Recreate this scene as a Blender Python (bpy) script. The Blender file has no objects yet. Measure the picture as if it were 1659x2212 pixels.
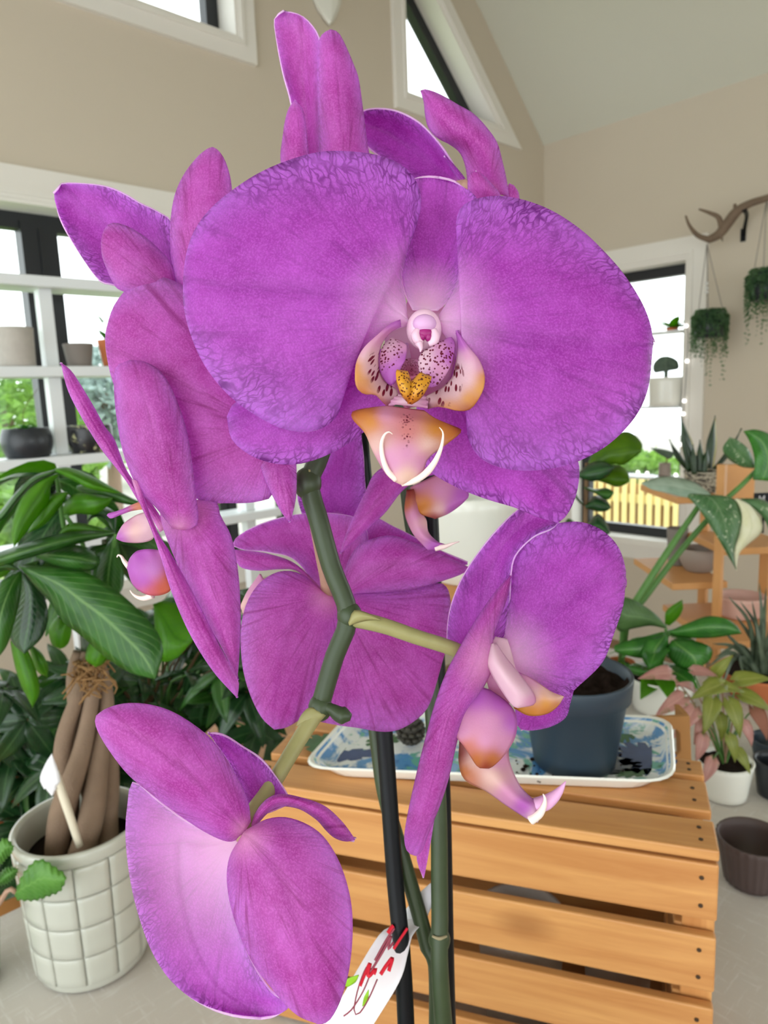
import bpy, bmesh, math, random
from mathutils import Vector, Matrix, Euler, noise as mnoise
random.seed(7)
SC = bpy.context.scene
COL = SC.collection
V3 = Vector

# ------------------------------------------------------------------ camera
FPX = 1550.0
PITCH, ROLL, YAW = math.radians(9.3), math.radians(-2.3), math.radians(46.7)
CAM = V3((0, 0, 1.5))
FW = V3((math.cos(YAW)*math.cos(PITCH), math.sin(YAW)*math.cos(PITCH), -math.sin(PITCH)))
_r0 = V3((math.sin(YAW), -math.cos(YAW), 0)); _u0 = _r0.cross(FW)
RT = _r0*math.cos(ROLL) + _u0*math.sin(ROLL)
UP = -_r0*math.sin(ROLL) + _u0*math.cos(ROLL)
cam = bpy.data.cameras.new('camera'); cam.sensor_fit = 'HORIZONTAL'; cam.sensor_width = 36
cam.lens = 36*FPX/1659; cam.clip_start = 0.01; cam.clip_end = 200
cam.dof.use_dof = True; cam.dof.focus_distance = 0.215; cam.dof.aperture_fstop = 34
co = bpy.data.objects.new('camera', cam); COL.objects.link(co)
co.matrix_world = Matrix((( RT.x, UP.x, -FW.x, CAM.x), (RT.y, UP.y, -FW.y, CAM.y), (RT.z, UP.z, -FW.z, CAM.z), (0,0,0,1)))
SC.camera = co

# ------------------------------------------------------------------ sky and exposure
world = bpy.data.worlds.new('world'); SC.world = world; world.use_nodes = True
bg = world.node_tree.nodes['Background']
bg.inputs['Color'].default_value = (0.93, 0.985, 1.0, 1); bg.inputs['Strength'].default_value = 2.7
SC.view_settings.view_transform = 'Standard'; SC.view_settings.look = 'None'
SC.view_settings.exposure = 0.36; SC.view_settings.gamma = 1; SC.view_settings.use_curve_mapping = False

# ------------------------------------------------------------------ helpers
def ray(x, y): return FW + RT*((x-829.5)/FPX) - UP*((y-1106)/FPX)
def P(x, y, d): return CAM + ray(x, y)*d
def onz(x, y, z): r = ray(x, y); return CAM + r*((z-CAM.z)/r.z)
def onX(x, y, X): r = ray(x, y); return CAM + r*(X/r.x)
def onY(x, y, Y): r = ray(x, y); return CAM + r*(Y/r.y)
def zfor(p, y):
    """height on the vertical line through p that appears on picture row y"""
    v = V3((p[0], p[1], 0))-CAM; k = (1106-y)
    return (FPX*v.dot(UP)-k*v.dot(FW))/(k*FW.z-FPX*UP.z)
def depth(p): return (p-CAM).dot(FW)
def srgb(r, g, b):
    f = lambda c: ((c/255+0.055)/1.055)**2.4 if c/255 > .04045 else c/255/12.92
    return (f(r), f(g), f(b))

def tag(o, label=None, cat=None, group=None, kind=None):
    if label: o['label'] = label
    if cat: o['category'] = cat
    if group: o['group'] = group
    if kind: o['kind'] = kind
    return o
def thing(name, label, cat, loc=(0,0,0), group=None):
    o = bpy.data.objects.new(name, None); o.empty_display_size = .02; COL.objects.link(o); o.location = loc
    return tag(o, label, cat, group)
def root_loc(o):
    v = V3((0,0,0))
    while o is not None: v += o.location; o = o.parent
    return v
def mesh(name, V, F, mat, parent=None, smooth=True, uv=None, attrs=None, loc=None):
    """one mesh object; V in world coordinates"""
    me = bpy.data.meshes.new(name)
    off = root_loc(parent) if parent else (V3(loc) if loc is not None else V3((0,0,0)))
    me.from_pydata([tuple(V3(v)-off) for v in V], [], F)
    mats = mat if isinstance(mat, (list, tuple)) else [mat]
    for m in mats: me.materials.append(m)
    if smooth: me.polygons.foreach_set('use_smooth', [True]*len(me.polygons))
    if uv:
        l = me.uv_layers.new(name='UVMap')
        for lp in me.loops: l.data[lp.index].uv = uv[lp.vertex_index]
    if attrs:
        for an, vals in attrs.items():
            a = me.color_attributes.new(an, 'FLOAT_COLOR', 'POINT')
            flat = []
            for c in vals: flat += [c[0], c[1], c[2], 1]
            a.data.foreach_set('color', flat)
    me.update()
    o = bpy.data.objects.new(name, me); COL.objects.link(o)
    if parent: o.parent = parent
    elif loc is not None: o.location = loc
    return o
def share(name, src, parent, mat4):
    """a copy of src sharing its mesh; mat4 in the parent's frame"""
    o = src.copy(); o.name = name; COL.objects.link(o); o.parent = parent; o.matrix_local = mat4
    return o
def bevel(o, w, seg=2):
    m = o.modifiers.new('bevel', 'BEVEL'); m.width = w; m.segments = seg; m.limit_method = 'ANGLE'; m.angle_limit = .6
    return o
def obox(c, ax, ay, az):
    """box from centre and three half axes"""
    c, ax, ay, az = V3(c), V3(ax), V3(ay), V3(az)
    V = [c+ax*i+ay*j+az*k for k in (-1,1) for j in (-1,1) for i in (-1,1)]
    F = [(0,2,3,1),(4,5,7,6),(0,1,5,4),(2,6,7,3),(0,4,6,2),(1,3,7,5)]
    if ax.cross(ay).dot(az) < 0: F = [f[::-1] for f in F]
    return V, F
def abox(x0,x1,y0,y1,z0,z1):
    return obox(((x0+x1)/2,(y0+y1)/2,(z0+z1)/2), ((x1-x0)/2,0,0), (0,(y1-y0)/2,0), (0,0,(z1-z0)/2))
def join(*parts):
    V, F = [], []
    for v, f in parts:
        n = len(V); V += list(v); F += [tuple(i+n for i in q) for q in f]
    return V, F
def lathe(c, prof, n=40, ridge=None):
    c = V3(c); V, F = [], []
    for k, (r, z) in enumerate(prof):
        for i in range(n):
            a = 2*math.pi*i/n; rr = r
            if ridge and ridge[2] <= k < ridge[3]: rr = r*(1+ridge[1]*math.cos(a*ridge[0]))
            V.append(c+V3((rr*math.cos(a), rr*math.sin(a), z)))
    m = len(prof)
    for k in range(m-1):
        for i in range(n):
            j = (i+1) % n; F.append((k*n+i, k*n+j, (k+1)*n+j, (k+1)*n+i))
    return V, F
def catmull(pts, n):
    pts = [V3(p) for p in pts]
    q = [pts[0]*2-pts[1]] + pts + [pts[-1]*2-pts[-2]]
    out = []
    m = len(pts)-1
    dense = []
    for i in range(m):
        for k in range(12):
            t = k/12; a,b,c,d = q[i],q[i+1],q[i+2],q[i+3]
            dense.append(.5*((2*b)+(c-a)*t+(2*a-5*b+4*c-d)*t*t+(3*b-a-3*c+d)*t**3))
    dense.append(pts[-1])
    L = [0]
    for i in range(1, len(dense)): L.append(L[-1]+(dense[i]-dense[i-1]).length)
    j = 0
    for k in range(n):
        s = L[-1]*k/(n-1)
        while j < len(L)-2 and L[j+1] < s: j += 1
        w = (s-L[j])/max(1e-9, L[j+1]-L[j]); out.append(dense[j].lerp(dense[j+1], min(1,max(0,w))))
    return out
def tube(pts, rad, n=10, steps=None, cap=True):
    """round tube along a smooth path; rad = number or list of radii"""
    steps = steps or max(6, len(pts)*5)
    path = catmull(pts, steps) if len(pts) > 2 else [V3(pts[0]).lerp(V3(pts[1]), k/(steps-1)) for k in range(steps)]
    rr = rad if isinstance(rad, (list, tuple)) else [rad, rad]
    V, F = [], []
    up = V3((.31,.22,.93))
    for k, p in enumerate(path):
        t = (path[min(k+1, steps-1)]-path[max(k-1,0)]).normalized()
        a = t.cross(up)
        if a.length < 1e-4: a = t.cross(V3((1,0,0)))
        a.normalize(); b = t.cross(a); up = a.cross(t)
        x = k/(steps-1)*(len(rr)-1); i = min(int(x), len(rr)-2); r = rr[i]+(rr[i+1]-rr[i])*(x-i)
        for m in range(n):
            an = 2*math.pi*m/n; V.append(p+a*(r*math.cos(an))+b*(r*math.sin(an)))
    for k in range(steps-1):
        for m in range(n):
            j = (m+1) % n; F.append((k*n+m, (k+1)*n+m, (k+1)*n+j, k*n+j))
    if cap:
        F.append(tuple(range(n))); F.append(tuple((steps-1)*n+i for i in reversed(range(n))))
    return V, F
def ball(c, rx, ry=None, rz=None, nu=14, nv=9, axes=None):
    ry = ry or rx; rz = rz or rx; c = V3(c)
    ax = axes or (V3((1,0,0)), V3((0,1,0)), V3((0,0,1)))
    V, F = [], []
    for j in range(nv+1):
        th = math.pi*j/nv
        for i in range(nu):
            a = 2*math.pi*i/nu
            V.append(c+ax[0]*(rx*math.sin(th)*math.cos(a))+ax[1]*(ry*math.sin(th)*math.sin(a))+ax[2]*(rz*math.cos(th)))
    for j in range(nv):
        for i in range(nu):
            k = (i+1) % nu; F.append((j*nu+i, (j+1)*nu+i, (j+1)*nu+k, j*nu+k))
    return V, F

# ------------------------------------------------------------------ materials
class NT:
    def __init__(s, name):
        s.m = bpy.data.materials.new(name); s.m.use_nodes = True; s.t = s.m.node_tree; s.t.nodes.clear()
        s.out = s.n('ShaderNodeOutputMaterial')
    def n(s, k, **kw):
        nd = s.t.nodes.new(k)
        for a, b in kw.items():
            if a.startswith('i_'):
                key = a[2:].replace('_', ' '); nd.inputs[int(key) if key.isdigit() else key].default_value = b
            else: setattr(nd, a, b)
        return nd
    def l(s, a, b): s.t.links.new(a, b)
    def ramp(s, src, *st):
        r = s.n('ShaderNodeValToRGB'); e = r.color_ramp.elements
        while len(e) < len(st): e.new(.5)
        for q, (p, c) in zip(e, st):
            q.position = p; q.color = (c[0], c[1], c[2], 1) if isinstance(c, tuple) else (c, c, c, 1)
        s.l(src, r.inputs[0]); return r.outputs[0]
    def mix(s, fac, a, b, mode='MIX'):
        m = s.n('ShaderNodeMix', data_type='RGBA', blend_type=mode)
        for sock, v in ((0, fac), (6, a), (7, b)):
            if hasattr(v, 'is_output'): s.l(v, m.inputs[sock])
            else: m.inputs[sock].default_value = v if not isinstance(v, tuple) else (v[0], v[1], v[2], 1)
        return m.outputs[2]
    def math(s, op, a, b=0.0):
        m = s.n('ShaderNodeMath', operation=op)
        for i, v in enumerate((a, b)):
            if hasattr(v, 'is_output'): s.l(v, m.inputs[i])
            else: m.inputs[i].default_value = v
        return m.outputs[0]
    def noise(s, scale, vec=None, detail=3, rough=.55, dist=0):
        nd = s.n('ShaderNodeTexNoise'); nd.inputs['Scale'].default_value = scale; nd.inputs['Detail'].default_value = detail
        nd.inputs['Roughness'].default_value = rough; nd.inputs['Distortion'].default_value = dist
        if vec: s.l(vec, nd.inputs['Vector'])
        return nd.outputs['Fac']
    def coord(s, which='Object', sc=None):
        c = s.n('ShaderNodeTexCoord').outputs[which]
        if sc:
            m = s.n('ShaderNodeMapping'); m.inputs['Scale'].default_value = sc; s.l(c, m.inputs['Vector']); return m.outputs[0]
        return c
    def bump(s, h, st=.3, dist=.001):
        b = s.n('ShaderNodeBump'); b.inputs['Strength'].default_value = st; b.inputs['Distance'].default_value = dist
        s.l(h, b.inputs['Height']); return b.outputs[0]
    def bsdf(s, col, rough=.5, spec=.5, normal=None, metal=0, coat=0):
        b = s.n('ShaderNodeBsdfPrincipled')
        if hasattr(col, 'is_output'): s.l(col, b.inputs['Base Color'])
        else: b.inputs['Base Color'].default_value = (col[0], col[1], col[2], 1)
        if hasattr(rough, 'is_output'): s.l(rough, b.inputs['Roughness'])
        else: b.inputs['Roughness'].default_value = rough
        b.inputs['Specular IOR Level'].default_value = spec; b.inputs['Metallic'].default_value = metal; b.inputs['Coat Weight'].default_value = coat
        if normal: s.l(normal, b.inputs['Normal'])
        return b.outputs[0]
    def done(s, sh): s.l(sh, s.out.inputs[0]); return s.m
    def translucent(s, sh, col, fac):
        t = s.n('ShaderNodeBsdfTranslucent')
        if hasattr(col, 'is_output'): s.l(col, t.inputs[0])
        else: t.inputs[0].default_value = (col[0], col[1], col[2], 1)
        m = s.n('ShaderNodeMixShader'); m.inputs[0].default_value = fac
        s.l(sh, m.inputs[1]); s.l(t.outputs[0], m.inputs[2]); return m.outputs[0]

def plain(name, col, rough=.5, spec=.5, var=.08, scale=20, bump=0, metal=0, coat=0):
    t = NT(name); c = t.coord()
    nz = t.noise(scale, c, 4)
    col2 = t.mix(nz, tuple(max(0, x*(1-var)) for x in col), tuple(min(1, x*(1+var)) for x in col))
    nm = t.bump(t.noise(scale*12, c, 3), bump, .002) if bump else None
    return t.done(t.bsdf(col2, rough, spec, nm, metal, coat))

def petal_mat(name, deep, light, vein, white=(.86,.72,.84), net=.6, streak=.35, trans=.5, edge=(.58,.30,.78), white_amt=1.0, edge_amt=.55):
    t = NT(name)
    uv = t.coord('UV'); ob = t.coord('Object')
    pp = t.n('ShaderNodeVertexColor', layer_name='pp').outputs[0]
    sp = t.n('ShaderNodeSeparateColor'); t.l(pp, sp.inputs[0])
    R, G, B = sp.outputs[0], sp.outputs[1], sp.outputs[2]
    fine = t.noise(1700, ob, 2, .6); mid = t.noise(75, ob, 4, .6)
    base = t.mix(t.ramp(mid, (.24, 0.), (.76, 1.)), deep, light)
    # pale towards the margin
    base = t.mix(t.math('MULTIPLY', t.math('POWER', G, 1.6), edge_amt), base, edge)
    base = t.mix(t.math('MULTIPLY', t.ramp(fine, (.45, 0.), (.62, 1.)), .30), base, tuple(min(1, c*1.3+.06) for c in light))
    # long veins fanning from the base (uv.x = angle, uv.y = radius)
    mp = t.n('ShaderNodeMapping'); mp.inputs['Scale'].default_value = (6.5, .5, 1); t.l(uv, mp.inputs['Vector'])
    st = t.noise(1.8, mp.outputs[0], 5, .65, .4)
    s1 = t.ramp(st, (.30, 1.), (.45, 0.), (.56, 0.), (.68, .7))
    base = t.mix(t.math('MULTIPLY', s1, streak), base, vein)
    # net of radial veins, strong towards the margin
    nzv = t.n('ShaderNodeTexNoise'); nzv.inputs['Scale'].default_value = 7; t.l(uv, nzv.inputs['Vector'])
    ad = t.mix(.16, uv, nzv.outputs['Color'], 'ADD')
    m2 = t.n('ShaderNodeMapping'); m2.inputs['Scale'].default_value = (24, 11, 1); t.l(ad, m2.inputs['Vector'])
    vo = t.n('ShaderNodeTexVoronoi', feature='DISTANCE_TO_EDGE'); vo.inputs['Scale'].default_value = 1; t.l(m2.outputs[0], vo.inputs['Vector'])
    e = t.ramp(vo.outputs['Distance'], (.02, 1.), (.17, 0.))
    patch = t.ramp(t.noise(70, ob, 3), (.36, .15), (.60, 1.))
    k = t.math('MULTIPLY', t.math('MULTIPLY', e, t.math('ADD', t.math('MULTIPLY', G, .95), .12)), patch)
    base = t.mix(t.math('MULTIPLY', k, net), base, vein)
    base = t.mix(t.math('MULTIPLY', B, .35), base, vein)
    base = t.mix(t.math('MULTIPLY', R, white_amt), base, white)
    nm = t.bump(t.math('ADD', t.math('MULTIPLY', fine, .5), st), .3, .0006)
    sh = t.bsdf(base, .45, .4, nm)
    tc = t.n('ShaderNodeHueSaturation'); tc.inputs['Saturation'].default_value = 1.06; tc.inputs['Value'].default_value = 1.5; t.l(base, tc.inputs['Color'])
    return t.done(t.translucent(sh, tc.outputs[0], trans))
PF = petal_mat('petal_face', srgb(164,52,174), srgb(196,102,208), srgb(104,8,120), net=.85, trans=.55)
PB = petal_mat('petal_back', srgb(176,50,156), srgb(204,112,198), srgb(138,10,108), net=.3, streak=.62, white=(.76,.46,.60), white_amt=.75)
PR = petal_mat('petal_rim_light', srgb(242,206,244), srgb(248,226,250), srgb(210,140,216), net=0, streak=.1, edge_amt=0)  # whiter edge colour holds the rim light along the petals

def tint_mat(name, spot_col=srgb(110,10,50), trans=.4, scale=900, thr=.30, rough=.4, stretch=(1,1,1)):
    t = NT(name); ob = t.coord('Object')
    c = t.n('ShaderNodeVertexColor', layer_name='tint').outputs[0]
    pp = t.n('ShaderNodeVertexColor', layer_name='pp').outputs[0]
    sp = t.n('ShaderNodeSeparateColor'); t.l(pp, sp.inputs[0])
    fine = t.noise(1600, ob, 2)
    c2 = t.mix(t.math('MULTIPLY', fine, .25), c, (1,.9,.95), 'MULTIPLY')
    vo = t.n('ShaderNodeTexVoronoi', feature='F1'); vo.inputs['Scale'].default_value = scale
    if stretch != (1,1,1): t.l(t.coord('UV', stretch), vo.inputs['Vector']); vo.inputs['Scale'].default_value = 1
    else: t.l(ob, vo.inputs['Vector'])
    s = t.ramp(vo.outputs['Distance'], (thr, 1.), (thr+.08, 0.))
    c3 = t.mix(t.math('MULTIPLY', s, sp.outputs[2]), c2, spot_col)
    return t.done(t.translucent(t.bsdf(c3, rough, .4, t.bump(fine, .15, .0004)), c3, trans))
LIPM = tint_mat('lip_tissue', scale=1150, thr=.33)
LIPS = tint_mat('lip_stripes', srgb(120,12,45), stretch=(13, 5, 1), thr=.34)
CALM = tint_mat('callus_yellow', srgb(90,30,10), scale=1100, thr=.30, trans=.15)

def leaf_mat(name, col, light, rough=.35, trans=.35, vein=None, var=None, tcol=None, spec=.5):
    t = NT(name); uv = t.coord('UV'); ob = t.coord('Object')
    sx = t.n('ShaderNodeSeparateXYZ'); t.l(uv, sx.inputs[0])
    c = t.mix(t.ramp(t.noise(35, ob, 3), (.35,0.), (.65,1.)), col, light)
    a = t.math('ABSOLUTE', t.math('SUBTRACT', sx.outputs[0], .5))
    w = t.n('ShaderNodeTexWave'); w.inputs['Scale'].default_value = 4.2; w.bands_direction = 'Y'; w.inputs['Distortion'].default_value = .4
    cm = t.n('ShaderNodeCombineXYZ'); t.l(sx.outputs[0], cm.inputs[0]); t.l(t.math('SUBTRACT', sx.outputs[1], t.math('MULTIPLY', a, .55)), cm.inputs[1]); t.l(cm.outputs[0], w.inputs[0])
    wv = t.ramp(w.outputs['Fac'], (.86, 0.), (.98, 1.))
    mid = t.ramp(a, (.012, 1.), (.04, 0.))
    vc = vein or tuple(min(1, x*1.5+.03) for x in light)
    c = t.mix(t.math('MULTIPLY', wv, .35), c, vc); c = t.mix(t.math('MULTIPLY', mid, .8), c, vc)
    if var:
        v = t.noise(var[1], ob, 4, .6); c = t.mix(t.ramp(v, (var[2], 0.), (var[2]+.06, 1.)), c, var[0])
    nm = t.bump(t.mix(1, wv, wv), .25, .0015)
    return t.done(t.translucent(t.bsdf(c, rough, spec, nm), tcol or tuple(min(1, x*1.9+.01) for x in light), trans))
G_MONEY = leaf_mat('money_tree_leaf', srgb(34,80,28), srgb(54,106,36), .3, .35, srgb(120,160,90), tcol=srgb(120,185,30))
G_BRIGHT = leaf_mat('bright_backlit_leaf', srgb(74,130,24), srgb(98,158,32), .35, .55, srgb(60,110,20), tcol=srgb(140,200,30))  # backlighting put into a brighter green; also serves plain yellow-green leaves
G_DARK = leaf_mat('schefflera_leaf', srgb(22,52,30), srgb(38,78,40), .22, .2, srgb(80,120,70), tcol=srgb(70,130,30))
G_GREY = leaf_mat('orchid_leaf', srgb(88,128,92), srgb(112,150,112), .4, .15)
G_POTHOS = leaf_mat('pothos_leaf', srgb(34,98,38), srgb(70,140,52), .25, .35, srgb(130,180,90), tcol=srgb(120,190,40))
G_VAR = leaf_mat('variegated_leaf', srgb(62,104,60), srgb(92,132,84), .32, .25, srgb(120,150,110), (srgb(214,222,190), 130, .60))
G_CREAM = leaf_mat('cream_leaf', srgb(222,220,176), srgb(236,234,205), .35, .25, srgb(210,214,170))
G_PALE = leaf_mat('pale_green_underside', srgb(128,152,132), srgb(168,186,170), .35, .25, srgb(190,204,190))
G_FIDDLE = leaf_mat('fiddle_leaf', srgb(70,110,14), srgb(104,144,20), .35, .5, srgb(60,95,15), tcol=srgb(130,170,20))
G_SNAKE = leaf_mat('snake_leaf', srgb(24,44,28), srgb(44,70,40), .35, .1, srgb(60,84,50))
G_PINK = leaf_mat('pink_syngonium_leaf', srgb(176,120,116), srgb(206,166,156), .35, .3, srgb(220,180,170), (srgb(120,128,70), 60, .55))
G_OLIVE = leaf_mat('olive_leaf', srgb(120,130,52), srgb(158,164,84), .35, .4, srgb(190,190,120))
G_SPIDER = leaf_mat('grassy_leaf', srgb(56,74,56), srgb(96,112,88), .35, .2, srgb(150,160,140))
G_TRAIL = leaf_mat('trailing_leaf', srgb(44,78,48), srgb(84,118,76), .4, .3)
G_SUCC = leaf_mat('grey_succulent', srgb(70,88,74), srgb(96,114,96), .5, .2)

STEM = plain('dark_green_stem', srgb(52,66,40), .42, .45, .25, 90)
STEMP = plain('olive_pedicel', srgb(150,146,96), .45, .4, .2, 120)
PEDIC = plain('pinkish_pedicel', srgb(176,140,118), .45, .4, .2, 150)
GSTEM = plain('green_stem', srgb(84,128,62), .4, .4, .2, 60)
WSTEM = plain('woody_stem', srgb(110,86,62), .7, .2, .25, 60, .3)
STAKE = plain('black_stake', (.003,.004,.006), .4, .22, .1, 30)
WALL = plain('cream_wall_paint', srgb(206,195,177), .8, .25, .015, 3, .05)
CEIL = plain('white_ceiling_paint', srgb(210,210,196), .85, .2, .012, 3)
TRIMM = plain('white_trim_paint', srgb(232,228,220), .45, .4, .01, 4)
BLACKF = plain('black_window_frame', srgb(24,27,32), .4, .5, .05, 8)
WHITEP = plain('white_shelf_paint', srgb(228,232,234), .4, .4, .02, 6)
FLOORM = plain('wood_floor', srgb(150,120,92), .5, .4, .15, 6)
SOIL = plain('dark_soil', srgb(44,33,28), .95, .1, .5, 260, .8)
WHITEC = plain('white_ceramic', srgb(240,240,232), .22, .5, .02, 8, 0, 0, .3)
GLAZE = plain('grey_white_glaze', srgb(196,197,186), .18, .5, .03, 25, 0, 0, .4)
GROUT = plain('grey_groove', srgb(150,142,128), .5, .3, .1, 40)
TERRA = plain('terracotta', srgb(190,112,72), .8, .2, .1, 20, .1)
TERRAD = plain('dark_terracotta_rim', srgb(112,62,44), .8, .2, .1, 20)
SLATE = plain('slate_blue_plastic', srgb(44,58,70), .42, .45, .05, 10)
DARKP = plain('dark_plastic', srgb(40,44,50), .35, .5, .1, 10)
BROWNP = plain('brown_plastic', srgb(82,68,66), .5, .4, .06, 12)
GREYP = plain('grey_clay', srgb(128,120,114), .7, .3, .06, 20)
TAUPE = plain('taupe_pot', srgb(150,136,126), .5, .4, .05, 12)
PINKP = plain('blush_pink_pot', srgb(222,184,172), .5, .4, .03, 8)
BAMB = plain('bamboo', srgb(206,150,92), .45, .4, .12, 14)
KRAFT = plain('kraft_board', srgb(168,122,74), .75, .2, .06, 20)
DRIFT = plain('driftwood', srgb(124,106,90), .85, .15, .3, 40, .5)
CORD = plain('grey_cord', srgb(150,144,136), .9, .1, .1, 60)
TAGW = plain('white_card', srgb(238,236,240), .5, .3, .02, 20)
REDI = plain('red_ink', srgb(206,26,48), .5, .3, .05, 20)
MARO = plain('maroon_ink', srgb(150,70,86), .5, .3, .05, 20)
LIME = plain('lime_print', srgb(140,190,40), .5, .3, .05, 20)
BARK = plain('braided_bark', srgb(134,112,94), .75, .2, .22, 40, .5)
TWINE = plain('dry_twine', srgb(156,120,80), .9, .1, .25, 120, .5)
IVORY = plain('ivory_plastic', srgb(228,218,196), .45, .4, .03, 20)
CONE = plain('dark_cone', srgb(62,58,50), .6, .3, .2, 60)
CIRR = plain('pale_cirrus', srgb(244,222,214), .4, .4, .04, 100)
COLW = plain('column_white', srgb(226,186,208), .35, .45, .06, 200)
ANTH = plain('anther_mauve', srgb(206,160,204), .35, .4, .08, 200)
COLD = plain('column_magenta', srgb(150,30,110), .4, .4, .1, 300)
NAIL = plain('dark_screw', srgb(64,44,26), .5, .4, .2, 80)
CONC = plain('textured_white_pot', srgb(186,180,172), .8, .2, .12, 50, .4)

def wood_mat(name, a, b, d):
    t = NT(name); uv = t.coord('UV')
    m = t.n('ShaderNodeMapping'); m.inputs['Scale'].default_value = (1.5, 26, 1); t.l(uv, m.inputs['Vector'])
    g = t.noise(2.2, m.outputs[0], 5, .6, .7)
    big = t.noise(1.7, uv, 2)
    c = t.mix(t.ramp(g, (.3,0.), (.7,1.)), a, b)
    vo = t.n('ShaderNodeTexVoronoi'); vo.inputs['Scale'].default_value = 1; m2 = t.n('ShaderNodeMapping'); m2.inputs['Scale'].default_value = (5, 9, 1); t.l(uv, m2.inputs['Vector']); t.l(m2.outputs[0], vo.inputs['Vector'])
    k = t.ramp(vo.outputs['Distance'], (.05, 1.), (.16, 0.))
    c = t.mix(t.math('MULTIPLY', k, .6), c, d)
    c = t.mix(t.math('MULTIPLY', big, .25), c, b)
    return t.done(t.bsdf(c, .42, .4, t.bump(g, .1, .0008)))
PINE = wood_mat('pine_slat', srgb(182,120,66), srgb(216,160,98), srgb(128,72,34))

def cloth_mat():
    t = NT('linen_cloth'); ob = t.coord('Object')
    a = t.noise(150, t.coord('Object', (1, .10, 1)), 4, .75); b = t.noise(150, t.coord('Object', (.10, 1, 1)), 4, .75)
    c = t.mix(t.ramp(t.math('MAXIMUM', a, b), (.56, 0.), (.80, 1.)), srgb(208,202,195), srgb(238,238,237))
    c = t.mix(t.math('MULTIPLY', t.noise(11, ob, 4), .3), c, srgb(196,189,181))
    return t.done(t.bsdf(c, .55, .4, t.bump(t.math('ADD', a, b), .12, .001)))
CLOTH = cloth_mat()

def tray_mat():
    t = NT('tropical_print'); ob = t.coord('Object')
    n1 = t.noise(17, ob, 4, .6, 1.5); n2 = t.noise(23, t.coord('Object', (1.3,1,1)), 4, .6, 1.2)
    c = t.mix(t.ramp(n1, (.50, 0.), (.56, 1.)), srgb(232,238,240), srgb(92,150,206))
    c = t.mix(t.ramp(n1, (.62, 0.), (.68, 1.)), c, srgb(46,92,160))
    c = t.mix(t.ramp(n2, (.55, 0.), (.60, 1.)), c, srgb(110,178,164))
    c = t.mix(t.ramp(n2, (.66, 0.), (.70, 1.)), c, srgb(56,108,66))
    return t.done(t.bsdf(c, .2, .5, None, 0, .3))
TRAYM = tray_mat()
BLUEPR = plain('blue_leaf_print', srgb(64,84,128), .25, .5, .35, 50)
GREENPR = plain('green_leaf_print', srgb(62,104,66), .25, .5, .3, 50)
GREYPR = plain('slate_leaf_print', srgb(104,112,126), .25, .5, .2, 50)

def marble_mat():
    t = NT('black_marble'); ob = t.coord('Object')
    n = t.noise(18, ob, 4, .6, 2.0)
    c = t.mix(t.ramp(n, (.55, 0.), (.62, 1.)), srgb(34,34,38), srgb(206,206,160))
    return t.done(t.bsdf(c, .3, .5))
MARB = marble_mat()
def stonepot_mat():
    t = NT('carved_pot'); n = t.noise(34, t.coord('Object', (1,1,2.2)), 4, .6, 2.5)
    c = t.mix(t.ramp(n, (.44, 0.), (.52, 1.)), srgb(60,56,50), srgb(168,160,142))
    return t.done(t.bsdf(c, .7, .3, t.bump(n, .4, .004)))
CARVED = stonepot_mat()
def glass_mat():
    t = NT('window_glass'); tr = t.n('ShaderNodeBsdfTransparent'); tr.inputs[0].default_value = (.97,.985,.98,1)
    g = t.n('ShaderNodeBsdfGlossy'); g.inputs['Roughness'].default_value = .02
    m = t.n('ShaderNodeMixShader'); m.inputs[0].default_value = .05
    t.l(tr.outputs[0], m.inputs[1]); t.l(g.outputs[0], m.inputs[2]); return t.done(m.outputs[0])
GLASS = glass_mat()
LAMPM = NT('fairy_light'); _e = LAMPM.n('ShaderNodeEmission'); _e.inputs[0].default_value = (1,.97,.92,1); _e.inputs[1].default_value = 2.2; LAMPM = LAMPM.done(_e.outputs[0])
LAWN = plain('lawn', srgb(138,158,98), .9, .1, .35, 1.4)
HEDGE = leaf_mat('tree_foliage', srgb(84,124,52), srgb(140,176,92), .6, .35, srgb(120,160,90), tcol=srgb(150,200,80))
BLUETREE = leaf_mat('blue_spruce_foliage', srgb(128,150,146), srgb(160,180,176), .6, .1, srgb(160,190,190), tcol=srgb(150,170,165))
FENCE = plain('cedar_fence', srgb(226,208,142), .7, .2, .15, 5)
PATIO = plain('patio_stone', srgb(170,166,158), .9, .1, .2, 3)

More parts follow.
